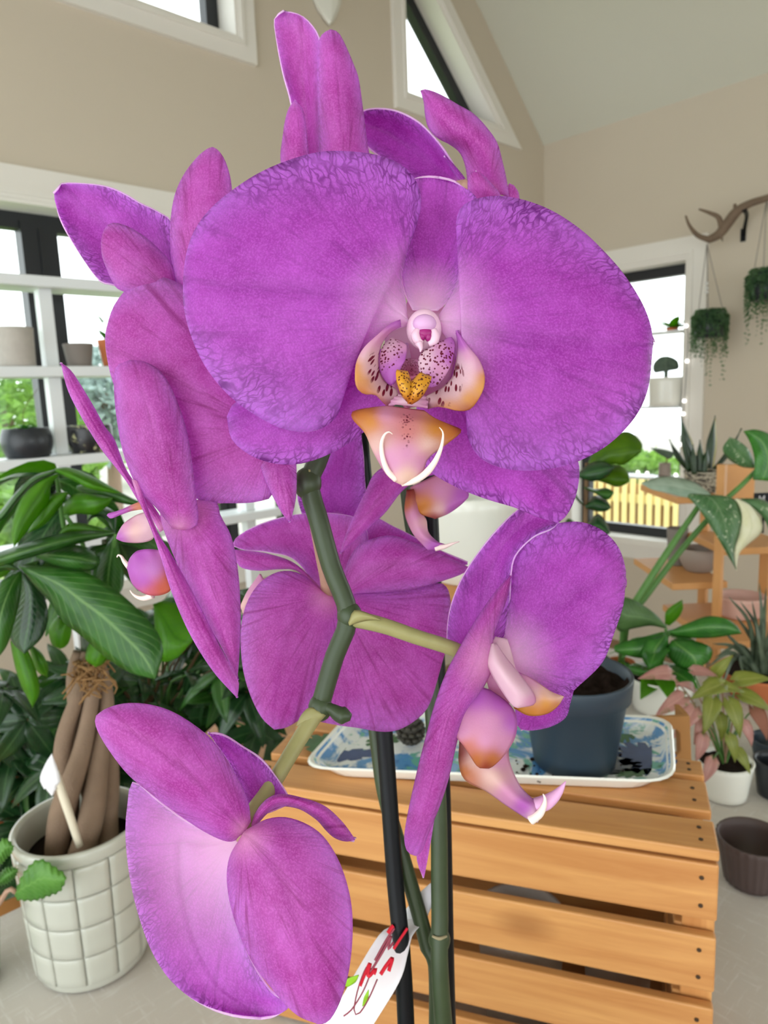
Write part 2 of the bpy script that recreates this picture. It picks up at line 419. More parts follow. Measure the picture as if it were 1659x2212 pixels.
# ------------------------------------------------------------------ surfaces traced in 3-D
def sheet(name, L, R, d, parent, mats, N=30, M=16, bulge=.004, rib=.0006, wave=.0004, thick=.0007, white=.34, whitepow=1.4,
          back=False, tints=None, spots=None, seed=0, base=None, label=None, leaf=False, sharp=1.0):
    """A thin curved organ lofted base->tip between two edge curves.
    d = distance at (base, left middle, right middle, tip); bulge = swell of its middle towards the viewer."""
    Lc = catmull([V3((x,y,0)) for x,y in L], N); Rc = catmull([V3((x,y,0)) for x,y in R], N)
    db, dl, dr, dt = d
    q = lambda s, m: (1-s)*(1-2*s)*db + 4*s*(1-s)*m + s*(2*s-1)*dt
    V, uv, pp, px = [], [], [], []
    bx = base or ((Lc[0].x+Rc[0].x)/2, (Lc[0].y+Rc[0].y)/2)
    tip = (Lc[-1].x, Lc[-1].y); ax = math.atan2(tip[1]-bx[1], tip[0]-bx[0]); ln = math.hypot(tip[0]-bx[0], tip[1]-bx[1])
    for i in range(N):
        s = i/(N-1)
        for j in range(M):
            t = j/(M-1); p = Lc[i].lerp(Rc[i], t)
            prof = math.sin(math.pi*t)**sharp*(max(0, math.sin(math.pi*min(1, .06+s*.94)))**.7)
            e = max(abs(2*t-1), (s-.0) if s > .5 else 0); 
            edge = min(1, max(0, (max(abs(2*t-1)**1.0, 0) - .45)/.55)) if s < .7 else min(1, max(0, (max(abs(2*t-1), (s-.7)/.3) - .45)/.55))
            mid = math.exp(-((t-.5)/.03)**2)
            dd = q(s, dl)*(1-t) + q(s, dr)*t - bulge*prof + rib*mid*prof
            dd += wave*edge*math.sin(s*17+seed+t*3) + wave*.8*mnoise.noise(V3((p.x*.018, p.y*.018, seed)))
            V.append(P(p.x, p.y, dd))
            r = math.hypot(p.x-bx[0], p.y-bx[1])/max(1, ln); a = math.atan2(p.y-bx[1], p.x-bx[0])-ax
            a = (a+math.pi) % (2*math.pi)-math.pi
            uv.append((t, s) if leaf else (a*1.3+seed*.37, r*1.5))
            w = max(0, 1-r/white)**whitepow if white > 0 else 0
            sp = 0
            if spots:
                for sx, sy, sr in spots: sp = max(sp, min(1, max(0, (1.25-math.hypot(p.x-sx, p.y-sy)/sr)*4)))
            pp.append((w, edge, sp if spots is not None else mid*(1-s)*.8)); px.append(p)
    F = []
    for i in range(N-1):
        for j in range(M-1):
            a = i*M+j; F.append((a, a+1, a+M+1, a+M))
    # face the viewer
    nrm = (V[M*(N//2)+M//2+1]-V[M*(N//2)+M//2]).cross(V[M*(N//2+1)+M//2]-V[M*(N//2)+M//2])
    if nrm.dot(CAM-V[M*(N//2)+M//2]) < 0: F = [f[::-1] for f in F]
    at = {'pp': pp}
    if tints:
        tv = []
        for p in px:
            c = [0,0,0]; ws = 0
            for x, y, col in tints:
                w = 1/((p.x-x)**2+(p.y-y)**2+160)**1.5; ws += w
                for k in range(3): c[k] += w*col[k]
            tv.append(tuple(k/ws for k in c))
        at['tint'] = tv
    o = mesh(name, V, F, mats, parent, True, uv, at)
    so = o.modifiers.new('thickness', 'SOLIDIFY'); so.thickness = thick; so.offset = -1
    if len(mats) > 1: so.material_offset = 1; so.material_offset_rim = 2 if len(mats) > 2 else 1
    if label: o['label'] = label
    return o
FACE = [PF, PB, PR]; BACK = [PB, PF, PR]

# ================================================================== SETTING
S = 1.4
WY, WX = 1.82*S, 2.71*S                # the two walls in view
EAVE, RIDGEX, RISE = 2.89, 1.565*S, .96
def poly_prism(poly, holes, put, t0, t1):
    """2-D polygon with holes -> solid between offsets t0 and t1; put(u,v,t) -> point"""
    bm = bmesh.new()
    for lp in [poly]+holes:
        vs = [bm.verts.new((u, v, 0)) for u, v in lp]
        for i in range(len(vs)): bm.edges.new((vs[i], vs[(i+1) % len(vs)]))
    bmesh.ops.triangle_fill(bm, use_beauty=True, use_dissolve=False, edges=bm.edges[:])
    r = bmesh.ops.extrude_face_region(bm, geom=bm.faces[:])
    for v in [g for g in r['geom'] if isinstance(g, bmesh.types.BMVert)]: v.co.z = 1
    bmesh.ops.recalc_face_normals(bm, faces=bm.faces[:])
    V = [put(v.co.x, v.co.y, t0+(t1-t0)*v.co.z) for v in bm.verts]
    bm.verts.index_update(); F = [tuple(v.index for v in f.verts) for f in bm.faces]; bm.free()
    # outward normals after mapping
    c = sum((V3(v) for v in V), V3())/len(V)
    e1 = put(1,0,t0)-put(0,0,t0); e2 = put(0,1,t0)-put(0,0,t0); e3 = put(0,0,1)-put(0,0,0)
    if e1.cross(e2).dot(e3*(t1-t0)) < 0: F = [f[::-1] for f in F]
    return V, F
def inset(poly, d):
    n = len(poly); A = sum(poly[i][0]*poly[(i+1)%n][1]-poly[(i+1)%n][0]*poly[i][1] for i in range(n))
    sg = 1 if A > 0 else -1; out = []
    for i in range(n):
        p0, p1, p2 = V3((*poly[i-1],0)), V3((*poly[i],0)), V3((*poly[(i+1)%n],0))
        a = (p1-p0).normalized(); b = (p2-p1).normalized()
        na = V3((-a.y, a.x, 0))*sg; nb = V3((-b.y, b.x, 0))*sg
        m = (na+nb); k = d/max(.2, m.length_squared/2); q = p1+m*(k/1.0)*.5*1.0
        # exact mitre
        q = p1+(na+nb).normalized()*(d/max(.25, (na+nb).normalized().dot(na)))
        out.append((q.x, q.y))
    return out
putY = lambda u, v, t: V3((u, WY+t, v))
putX = lambda u, v, t: V3((WX+t, u, v))
def struct(name, V, F, m, parent=None, smooth=False):
    o = mesh(name, V, F, m, parent, smooth)
    if not parent: o['kind'] = 'structure'
    return o

floor = struct('floor', *abox(-2.6, WX+.3, -2.8, WY+.3, -.12, 0), FLOORM)

# openings on the walls; those in view are measured
wz1 = onY(330, 1245, WY).z
w1 = [(-.55, wz1), (onY(640,700,WY).x, wz1), (onY(640,700,WY).x, 2.16), (-.55, 2.16)]
ub = onY(550,145,WY); w2_top = lambda x: EAVE+RISE*(x-.57)
w2o = [(1.02, 2.80), (ub.x, ub.z), (ub.x, 3.93), (1.02, 3.17)]
w2o[0] = (.86, ub.z); w2o[3] = (.86, ub.z+.36); w2o[2] = (ub.x, ub.z+.36+RISE*(ub.x-.86))
tb, tc_ = onY(851,234,WY), onY(1121,323,WY)
w3o = [(tb.x, tb.z), (tc_.x, tb.z), (tb.x, tb.z+.985*(tc_.x-tb.x))]
w4 = [(onX(1489,560,WX).y, .62), (2.36, .62), (2.36, 2.13), (onX(1489,560,WX).y, 2.13)]
w5_added = [(-2.3, .62), (.55, .62), (.55, 2.13), (-2.3, 2.13)]  # unseen opening, added to light the table from the right
w2, w3 = inset(w2o, .075), inset(w3o, .075)
wall = [(-2.5, 0), (WX+.12, 0), (WX+.12, EAVE-.11), (RIDGEX, EAVE+RISE*(WX-RIDGEX)), (RIDGEX-(WX-RIDGEX), EAVE), (-2.5, EAVE)]
struct('wall_back', *poly_prism(wall, [w1, w2, w3], putY, 0, .16), WALL)
struct('wall_right', *poly_prism([(-2.6, 0), (WY, 0), (WY, EAVE), (-2.6, EAVE)], [w4, w5_added], putX, 0, .16), WALL)
struct('added_wall_front', *poly_prism([(-2.5, 0), (WX+.12, 0), (WX+.12, EAVE-.11), (RIDGEX, EAVE+RISE*(WX-RIDGEX)), (RIDGEX-(WX-RIDGEX), EAVE), (-2.5, EAVE)], [[(-1.6, .9), (2.2, .9), (2.2, 2.1), (-1.6, 2.1)]], lambda u, v, t: V3((u, -2.6-t, v)), 0, .16), WALL)  # unseen wall added behind the camera to cut the frontal light
# ceiling: two slopes and a flat part beyond
zr = EAVE+RISE*(WX-RIDGEX)
def slab(p, n, th):
    p = [V3(a) for a in p]; q = [a+V3(n)*th for a in p]
    return p+q, [(0,1,2,3),(7,6,5,4),(0,4,5,1),(1,5,6,2),(2,6,7,3),(3,7,4,0)]
nr = V3((RISE,0,1)).normalized(); nl = V3((-RISE,0,1)).normalized(); xl = RIDGEX-(WX-RIDGEX)
ce = struct('ceiling', *join(slab([(WX+.05,-2.6,EAVE-.05*RISE),(WX+.05,WY,EAVE-.05*RISE),(RIDGEX,WY,zr),(RIDGEX,-2.6,zr)], nr, .12),
     slab([(RIDGEX,-2.6,zr),(RIDGEX,WY,zr),(xl,WY,EAVE),(xl,-2.6,EAVE)], nl, .12), slab([(xl,-2.6,EAVE),(xl,WY,EAVE),(-2.5,WY,EAVE),(-2.5,-2.6,EAVE)], V3((0,0,1)), .12)), CEIL)
def window(idx, op, put, trim_w=.075, sashes=None, trim_poly=None):
    out = trim_poly or inset(op, -trim_w)
    fr = struct('window_%d' % idx, *poly_prism(inset(op, .012), [inset(op, .065)], put, .10, .15), BLACKF)
    struct('trim_%d' % idx, *poly_prism(out, [op], put, -.022, 0), TRIMM)
    jb = mesh('window_jamb', *poly_prism(op, [inset(op, .012)], put, -.015, .158), TRIMM, fr, False)
    us = [u for u, v in op]; vs = [v for u, v in op]
    panes = [inset(op, .06)]
    if sashes:
        panes = []
        lo, hi, zb, zt = min(us)+.06, max(us)-.06, min(vs)+.06, max(vs)-.06
        ed = [lo]+[x for s_ in sashes for x in s_]+[hi]
        for k in range(0, len(ed), 2):
            panes.append([(ed[k], zb), (ed[k+1], zb), (ed[k+1], zt), (ed[k], zt)])
        for a, b in sashes:
            mesh('mullion', *poly_prism([(a-.005, zb-.02), (b+.005, zb-.02), (b+.005, zt+.02), (a-.005, zt+.02)], [], put, .09, .152), BLACKF, fr, False)
            m_ = (a+b)/2
            mesh('mullion_joint', *poly_prism([(m_-.004, zb), (m_+.004, zb), (m_+.004, zt), (m_-.004, zt)], [], put, .084, .09), BLACKF, fr, False)
    for p in panes:
        mesh('pane', *poly_prism(p, [], put, .118, .124), GLASS, fr, False)
    return fr
mx0, mx1 = onY(46,500,WY+.1).x, onY(117,500,WY+.1).x
window(1, w1, putY, .10, [(mx0, mx1), (1.55, 1.62)])
window(2, w2, putY, trim_poly=w2o)
window(3, w3, putY, trim_poly=w3o)
window(4, w4, putX, .10)
window(5, w5_added, putX, .10)  # added window out of view, for side light
# inner bead of the casings
struct('trim_5', *poly_prism(inset(w1, -.03), [inset(w1, -.012)], putY, -.030, -.022), TRIMM)
struct('trim_6', *poly_prism(inset(w4, -.03), [inset(w4, -.012)], putX, -.030, -.022), TRIMM)
struct('trim_7', *poly_prism(inset(w2, -.022), [inset(w2, -.006)], putY, -.030, -.022), TRIMM)
struct('trim_8', *poly_prism(inset(w3, -.022), [inset(w3, -.006)], putY, -.030, -.022), TRIMM)

# ================================================================== OUTDOORS
tag(mesh('lawn', *abox(-14, WX+.34, WY+.35, 40, -.5, -.4), LAWN, None, False), 'sunlit green lawn outside the left window', 'lawn', kind='structure')
tag(mesh('patio', *abox(WX+.35, 26, -14, 40, -.5, -.4), PATIO, None, False), 'pale paved patio outside the right window', 'patio', kind='structure')
def tree(name, label, c, r, mat, n=1500, trunk=True, leafsize=.11):
    rt = thing(name, label, 'tree', (c[0], c[1], -.4), 'trees outside the windows')
    rnd = random.Random(int(c[0]*100)); V, F = [], []
    for k in range(n):
        while True:
            p = V3((rnd.uniform(-1,1), rnd.uniform(-1,1), rnd.uniform(-1,1)))
            if .35 < p.length < 1: break
        p = V3((p.x*r[0], p.y*r[0], p.z*r[1]))*(1+.18*mnoise.noise(p*3)) + V3(c)
        q = Euler((rnd.uniform(0,6), rnd.uniform(0,6), rnd.uniform(0,6))).to_matrix(); s = leafsize*rnd.uniform(.6, 1.4); m = len(V)
        V += [p+q@V3((0,-s,0)), p+q@V3((s*.45,0,s*.1)), p+q@V3((0,s,0)), p+q@V3((-s*.45,0,s*.1))]; F.append((m, m+1, m+2, m+3))
    o = mesh('foliage', V, F, mat, rt, False); o['kind'] = 'stuff'
    mesh('trunk', *tube([(c[0],c[1],-.4),(c[0]+.05,c[1],c[2]*.5),(c[0],c[1],c[2]+r[1]*.3)], [.14,.08], 8), BARK, rt)
    return rt
def attree(x, y, d): return P(x, y, d)
for nm, lb, x, y, d, r, m in (
    ('garden_tree', 'light green bushy tree outside the left window, by the far left frame', 10, 895, 10.5, (1.1, .8), HEDGE),
    ('garden_tree', 'low green shrub outside the left window under the round dark pot', 5, 1020, 6.2, (.75, .36), HEDGE),
    ('spruce_tree', 'blue-green conifer outside the left window right of the mullion', 228, 880, 12.5, (.75, .95), BLUETREE),
    ('garden_tree', 'pale green tree outside the left window right of the blue conifer', 345, 930, 17, (1.6, 1.0), HEDGE),
    ('garden_tree', 'green shrub outside the right window above the fence', 1345, 1010, 9.5, (.7, .2), HEDGE),
    ('garden_tree', 'small yellow-green bush outside the left window, low behind the money tree leaves', 95, 1120, 4.9, (.35, .2), HEDGE)):
    p = P(x, y, d); tree(nm, lb, tuple(p), r, m)
# cedar fence, each picket its own piece
fr = thing('picket_fence', 'pale cedar picket fence outside the right window', 'fence', (WX+2.6, 2.2, -.4))
fx = WX+2.6
zf = onX(1400, 1035, fx).z; zb_ = min(onX(1350, 1150, fx).z, zf-.8)-.3
y0f, y1f = onX(1480, 1100, fx).y, onX(1200, 1100, fx).y
pk = None; npk = 26; pitch = (onX(1365,1090,fx).y-onX(1383,1090,fx).y)
for k in range(npk):
    yy = y0f - 6*pitch + k*pitch
    V, F = abox(fx-.012, fx+.012, yy-pitch*.29, yy+pitch*.29, zb_, zf); o = mesh('picket', V, F, FENCE, fr, False)
FENCEB = plain('shaded_fence_board', srgb(176,132,80), .8, .2, .15, 5)  # shadow between the pickets put into a darker brown
for k in range(npk):
    yy = y0f - 5.5*pitch + k*pitch; mesh('back_board', *abox(fx+.055, fx+.07, yy-pitch*.45, yy+pitch*.45, zb_, zf-.06), FENCEB, fr, False)
for zz in (zb_+.25, zf-.2): mesh('rail', *abox(fx+.012, fx+.05, y0f-7*pitch, y0f+21*pitch, zz-.04, zz+.04), FENCE, fr, False)

# ================================================================== TABLE
TZ = .90
tb_ = thing('work_table', 'long work table under the pots and the wooden crate', 'table', (.6, .45, 0))
TX0, TX1, TY0, TY1 = -.75, 1.46, .015, onz(50, 1956, TZ).y
mesh('table_top', *abox(TX0, TX1, TY0, TY1, TZ-.045, TZ-.004), PINE, tb_, False)
for x in (TX0+.06, TX1-.06):
    for y in (TY0+.06, TY1-.06): mesh('leg', *abox(x-.03, x+.03, y-.03, y+.03, 0, TZ-.045), PINE, tb_, False)
V, F = [], []
nx, ny = 60, 30
def clothz(x, y): return TZ-.002+.0012*mnoise.noise(V3((x*6, y*6, 0)))
for i in range(nx+1):
    for j in range(ny+1):
        x = TX0+(TX1-TX0)*i/nx; y = TY0+(TY1-TY0)*j/ny; V.append(V3((x, y, clothz(x, y))))
for i in range(nx):
    for j in range(ny): a = i*(ny+1)+j; F.append((a, a+ny+1, a+ny+2, a+1))
rim = [i*(ny+1) for i in range(nx+1)] + [nx*(ny+1)+j for j in range(1, ny+1)] + [i*(ny+1)+ny for i in range(nx-1, -1, -1)] + [j for j in range(ny-1, 0, -1)]
base = len(V)
for k, idx in enumerate(rim):
    p = V[idx]; ou = V3((0,0,0))
    if p.x <= TX0+1e-6: ou.x = -1
    if p.x >= TX1-1e-6: ou.x = 1
    if p.y <= TY0+1e-6: ou.y = -1
    if p.y >= TY1-1e-6: ou.y = 1
    V.append(p+ou*(.012+.010*math.sin(k*.9))+V3((0,0,-.24)))
for k in range(len(rim)):
    k2 = (k+1) % len(rim); F.append((rim[k], base+k, base+k2, rim[k2]))
cl = tag(mesh('tablecloth', V, F, CLOTH, None, True), 'grey linen-look cloth covering the work table', 'tablecloth')
m = cl.modifiers.new('thickness', 'SOLIDIFY'); m.thickness = .0015; m.offset = 1

# ================================================================== WOODEN CRATE (upside down, slats up)
CZ = 1.15
A = onz(1555, 1840, CZ); LD = V3((-.47,.883,0)); LD.normalize(); DD = V3((LD.y, -LD.x, 0))
CL, CD = .405, .140
crate = thing('wooden_crate', 'upturned pine slat crate carrying the leaf-print tray', 'crate', tuple(A+LD*CL/2+DD*CD/2+V3((0,0,TZ-CZ))))
def slat(name, c, hl, hd, hz, along, up, parent, mat=PINE, bv=.0015):
    """board with its own grain: along = long axis"""
    al = V3(along).normalized(); u = V3(up).normalized(); w = al.cross(u)
    V, F = obox(c, al*hl, w*hd, u*hz)
    uvs = [(((V3(v)-V3(c)).dot(al))+c[2]*7+c[0]*3, ((V3(v)-V3(c)).dot(w)+(V3(v)-V3(c)).dot(u))+c[1]*5+c[2]*3) for v in V]
    o = mesh(name, V, F, mat, parent, False, uvs); bevel(o, bv); return o
def screw(p, n, parent, r=.0018):
    n = V3(n).normalized(); a = n.orthogonal().normalized(); b = n.cross(a); V, F = [], []
    for k in range(8):
        an = k*math.pi/4; V.append(p+a*r*math.cos(an)+b*r*math.sin(an)+n*.0006)
    V += [v-n*.0016 for v in V[:8]]
    F = [tuple(range(8))]+[(k, k+8, (k+1)%8+8, (k+1)%8) for k in range(8)]
    mesh('screw', V, F, NAIL, parent, False)
th = .009
wd = .041; gp = .0135; dpos = [0, .0545, .112, .1665]
for k, d0 in enumerate(dpos[:3]):
    w_ = (.041, .048, .028)[k]
    c = A+LD*CL/2+DD*(d0+w_/2)+V3((0,0,-th/2))
    s_ = slat('slat', c, CL/2, w_/2, th/2, LD, (0,0,1), crate)
    for e in (.012, CL-.012):
        for f_ in (.3, .7): screw(A+LD*e+DD*(d0+w_*f_)+V3((0,0,0)), (0,0,1), s_)
fz = CZ-th-.003
for k in range(4):
    hz = .0475/2; c = A+LD*CL/2+DD*(th/2)+V3((0,0, fz-TZ-hz-k*.0625))-V3((0,0,CZ-TZ))
    c.z = fz-hz-k*.0622
    s_ = slat('slat', c, CL/2, hz, th/2, LD, -DD, crate)
    for e in (.012, CL-.012):
        for f_ in (-.5, .5): screw(A+LD*e+V3((0,0,c.z-A.z+hz*f_)), -DD, s_)
    c2 = c+DD*(CD-th); slat('slat', c2, CL/2, hz, th/2, LD, DD, crate)
for e in (.012, CL-.012):      # end frames
    for d0 in (th+.012, CD-th-.012):
        c = A+LD*e+DD*d0; c.z = (TZ+.001+CZ-th)/2
        slat('corner_post', c, (CZ-th-TZ-.002)/2, .012, .010, (0,0,1), DD, crate)
    for k in range(4):
        c = A+LD*e+DD*CD/2; c.z = fz-.024-k*.0622
        slat('end_board', c+LD*(.014 if e < .1 else -.014), CD/2-.012, .024, .004, DD, LD, crate)
# things seen through its slats
def potpx(cx, yb, wt, wb, h_px, d, z=None):
    """base centre, top radius, base radius, height from picture measures at distance d"""
    c = P(cx, yb, d); k = d/FPX
    return c, wt/2*k, wb/2*k, h_px*k*1.0
def pot(name, label, c, rt, rb, h, mat, wall=.004, rim=None, soil=None, group=None, inner=None, n=40, ridge=None, foot=.0, round_=0, kids=None, cat='pot'):
    """open pot standing with its base centre at c"""
    r = thing(name, label, cat, tuple(c), group)
    pr = [(0.001, 0), (rb*.96, 0), (rb, h*.015)]
    for k in range(1, 6): s = k/6; pr.append((rb+(rt-rb)*s+round_*math.sin(math.pi*s), h*s))
    if rim: pr += [(rt*.995, h-rim[1]), (rt+rim[0], h-rim[1]*.95), (rt+rim[0], h-.001), (rt+rim[0]*.6, h)]
    else: pr += [(rt, h-.001), (rt-wall*.3, h)]
    zi = h*.80
    pr += [(rt-wall, h-.001), (rt-wall-(rt-rb)*.18, zi), (rb*.92-wall*.5, h*.05), (.001, h*.05)]
    V, F = lathe(c, pr, n, ridge)
    mesh('pot_body', V, F, mat, r)
    if soil:
        zs = h*soil; rs = rb+(rt-rb)*soil-wall*.7+round_*math.sin(math.pi*soil)*.9; V, F = [], []
        V.append(V3(c)+V3((0,0,zs+.004)))
        for q in range(1, 7):
            for k in range(24):
                a = k*math.pi/12; rr = rs*q/6; z = zs+.004*mnoise.noise(V3((rr*90*math.cos(a), rr*90*math.sin(a), c[0]*9)))
                V.append(V3(c)+V3((rr*math.cos(a), rr*math.sin(a), z)))
        for k in range(24): F.append((0, 1+k, 1+(k+1) % 24))
        for q in range(5):
            for k in range(24): a = 1+q*24+k; b = 1+q*24+(k+1) % 24; F.append((a, a+24, b+24, b))
        mesh('soil', V, F, SOIL, r)
    return r
ins = A+LD*.16+DD*.072; ins.z = TZ+.001
pot('storage_pot', 'pale grey pot stored inside the pine crate, seen through the slats', ins, .042, .034, .11, CONC)
ins2 = A+LD*.072+DD*.070; ins2.z = TZ+.001
pot('storage_pot', 'small taupe pot stored inside the crate near its right end', ins2, .03, .026, .10, TAUPE)

# ------------------------------------------------------------------ tray
tz = CZ+.001
FL, FR_, BR_ = onz(643, 1660, 1.166), onz(1462, 1692, 1.166), onz(1452, 1548, 1.166)
BL_ = FL+(BR_-FR_)
def rrect(cs, ins_, r, z, n=6):
    c0 = sum(cs, V3())/4; out = []
    for i in range(4):
        p, a, b = cs[i], (cs[i-1]-cs[i]).normalized(), (cs[(i+1)%4]-cs[i]).normalized()
        q = p+(a+b)*ins_
        for k in range(n+1):
            t = k/n; s = q+a*r; e = q+b*r; m_ = q
            pt = s*(1-t)**2+m_*2*t*(1-t)+e*t*t; out.append(V3((pt.x, pt.y, z)))
    return out
cs = [FL, FR_, BR_, BL_]
rings = [rrect(cs, .016, .03, tz), rrect(cs, .006, .03, tz+.013), rrect(cs, 0, .03, tz+.015), rrect(cs, .0015, .03, tz+.0165), rrect(cs, .004, .03, tz+.015), rrect(cs, .012, .03, tz+.006), rrect(cs, .022, .028, tz+.004)]
nn = len(rings[0]); V = [p for r in rings for p in r]; F = [tuple(reversed(range(nn)))]
for k in range(len(rings)-1):
    for i in range(nn): j = (i+1) % nn; F.append((k*nn+i, k*nn+j, (k+1)*nn+j, (k+1)*nn+i))
F.append(tuple((len(rings)-1)*nn+i for i in range(nn)))
tray = thing('serving_tray', 'shallow white tray with blue and green tropical leaf print on the crate', 'tray', tuple(sum(cs, V3())/4*1.0))
ob_ = mesh('tray_body', V[:5*nn], [f for f in F[:1+4*nn]], WHITEC, tray, False)
V2 = V[4*nn:]; F2 = [tuple(i-4*nn for i in f) for f in F[1+4*nn:]]
mesh('printed_face', V2, F2, TRAYM, tray, False)
fz_ = tz+.0045
def printleaf(cx, cy, w, h, rot, mat, n=22, notch=.0):
    c = onz(cx, cy, fz_); ex = (FR_-FL).normalized(); ey = (BR_-FR_).normalized(); V = [c]
    for k in range(n*2):
        a = 2*math.pi*k/(n*2); rr = 1-(notch if k % 4 == 0 else 0)
        x = w*math.cos(a)*rr; y = h*math.sin(a)*(1-.25*math.cos(a))*rr
        V.append(c+ex*(x*math.cos(rot)-y*math.sin(rot))+ey*(x*math.sin(rot)+y*math.cos(rot)))
    V = [V3((v.x, v.y, fz_)) for v in V]+[V3((v.x, v.y, fz_-.0003)) for v in V]; m_ = n*2
    F = [(0, 1+k, 1+(k+1) % m_) for k in range(m_)]+[(1+k, m_+2+k, m_+2+(k+1) % m_, 1+(k+1) % m_) for k in range(m_)]
    mesh('leaf_print', V, F, mat, tray, False)
for a_ in ((1398, 1636, .027, .034, .5, BLUEPR, 26, .30), (1316, 1652, .030, .018, .1, GREYPR, 22, .25), (1372, 1668, .020, .008, .2, GREENPR, 22, .4), (1425, 1665, .009, .012, .2, GREENPR, 20, .4),
           (705, 1605, .020, .028, 1.0, GREENPR, 22, .3), (760, 1630, .035, .012, .3, BLUEPR, 22, .3), (1350, 1580, .012, .024, .1, GREENPR, 22, .4), (830, 1600, .018, .014, .6, GREENPR, 22, .35)):
    printleaf(*a_[:6], n=a_[6], notch=a_[7])
# pot of soil on the tray
pc = onz(1240, 1643, fz_+.0005); pd = depth(pc); pk_ = pd/FPX
pb = thing('nursery_pot', 'slate blue plastic pot full of dark soil on the printed tray', 'pot', tuple(pc))
hh = zfor(pc, 1452)-pc.z; rb_, rt_ = 86*pk_, 119*depth(pc+V3((0,0,hh)))/FPX
V, F = lathe(pc, [(.001,0),(rb_*.95,0),(rb_,.003),(rb_+(rt_-rb_)*.72,hh*.74),(rt_*1.0,hh*.76),(rt_*1.03,hh-.002),(rt_*1.02,hh),(rt_*.97,hh-.001),(rt_*.93,hh*.75),(rb_*.9,.01),(.001,.01)], 56)
mesh('pot_body', V, F, SLATE, pb)
V, F = [pc+V3((0,0,hh*.9))], []
for q in range(1, 15):
    for k in range(48):
        a = k*math.pi/24; rr = rt_*.955*q/14; z = hh*.88+.010*mnoise.noise(V3((rr*110*math.cos(a), rr*110*math.sin(a), 3)))+.004*mnoise.noise(V3((rr*400*math.cos(a), rr*400*math.sin(a), 3)))
        V.append(pc+V3((rr*math.cos(a), rr*math.sin(a), z)))
for k in range(48): F.append((0, 1+k, 1+(k+1) % 48))
for q in range(13):
    for k in range(48): a = 1+q*48+k; b = 1+q*48+(k+1) % 48; F.append((a, a+48, b+48, b))
mesh('soil', V, F, SOIL, pb)
rnd = random.Random(3); V, F = [], []
for (x, y, s_) in [(1135,1655,.003),(1130,1662,.003),(1160,1672,.002),(1150,1640,.003),(1175,1655,.004),(1190,1660,.004),(1265,1672,.004),(1255,1680,.003),(1335,1617,.003),(1325,1625,.004),(1340,1630,.002)]+[(rnd.uniform(1110,1350), rnd.uniform(1640,1690), rnd.uniform(.0006,.0016)) for _ in range(60)]:
    b = ball(onz(x, y, fz_+.0005+s_*.4), s_, s_*.8, s_*.5, 6, 4); n = len(V); V += b[0]; F += [tuple(i+n for i in q) for q in b[1]]
tag(mesh('spilled_soil', V, F, SOIL, None, False), 'dark soil crumbs spilled on the tray around the pot', 'soil', kind='stuff')
# dark cone by the left part of the tray
cc = onz(888, 1612, fz_)+V3((0,0,.017))
cn = thing('pine_cone', 'dark scalloped cone lying on the tray behind the orchid stems', 'cone', tuple(cc-V3((0,0,.017))))
mesh('core', *ball(cc, .010, .010, .012), CONE, cn)
V, F = [], []
for ring in range(5):
    for k in range(11):
        a = 2*math.pi*(k+.5*(ring % 2))/11; el = -1.0+ring*.5
        dr = V3((math.cos(a)*math.cos(el), math.sin(a)*math.cos(el), math.sin(el)))
        b = ball(cc+dr*.0125, .0035, .0035, .0022, 6, 4); n = len(V); V += b[0]; F += [tuple(i+n for i in q) for q in b[1]]
o = mesh('scales', V, F, CONE, cn); o['kind'] = 'stuff'

# kraft crate end with a hand hole, behind the crate
kR = P(1491, 1547, .775); kL = P(1375, 1547, .775)
kd = V3((kL.x-kR.x, kL.y-kR.y, 0)).normalized(); kz = kR.z; kn = V3((kd.y, -kd.x, 0))
if kn.dot(kR-CAM) < 0: kn = -kn
K0 = V3((kR.x, kR.y, TZ)); hz_ = kz-TZ
kb = thing('hand_hole_carton', 'kraft brown carton with an oblong hand hole standing behind the crate', 'box', tuple(K0))
kw = .12; kt = .030
putK = lambda u, v, t: K0+kd*(u-.016*(1-v/hz_))+V3((0,0,v))+kn*t
hole = [(.012, hz_-.040), (.016, hz_-.045), (.070, hz_-.045), (.074, hz_-.040), (.074, hz_-.020), (.070, hz_-.015), (.016, hz_-.015), (.012, hz_-.020)]
bv_ = lambda o: bevel(o, .0012)
bv_(mesh('front_panel', *poly_prism([(0,.001),(kw,.001),(kw,hz_),(0,hz_)], [hole], putK, 0, .006), KRAFT, kb, False))
mesh('side_panel', *poly_prism([(0,.001),(.005,.001),(.005,hz_),(0,hz_)], [], putK, .0062, kt), KRAFT, kb, False)
mesh('side_panel', *poly_prism([(kw-.005,.001),(kw,.001),(kw,hz_),(kw-.005,hz_)], [], putK, .0062, kt), KRAFT, kb, False)
mesh('back_panel', *poly_prism([(0,.001),(kw,.001),(kw,hz_-.06),(0,hz_-.06)], [], putK, kt, kt+.006), KRAFT, kb, False)

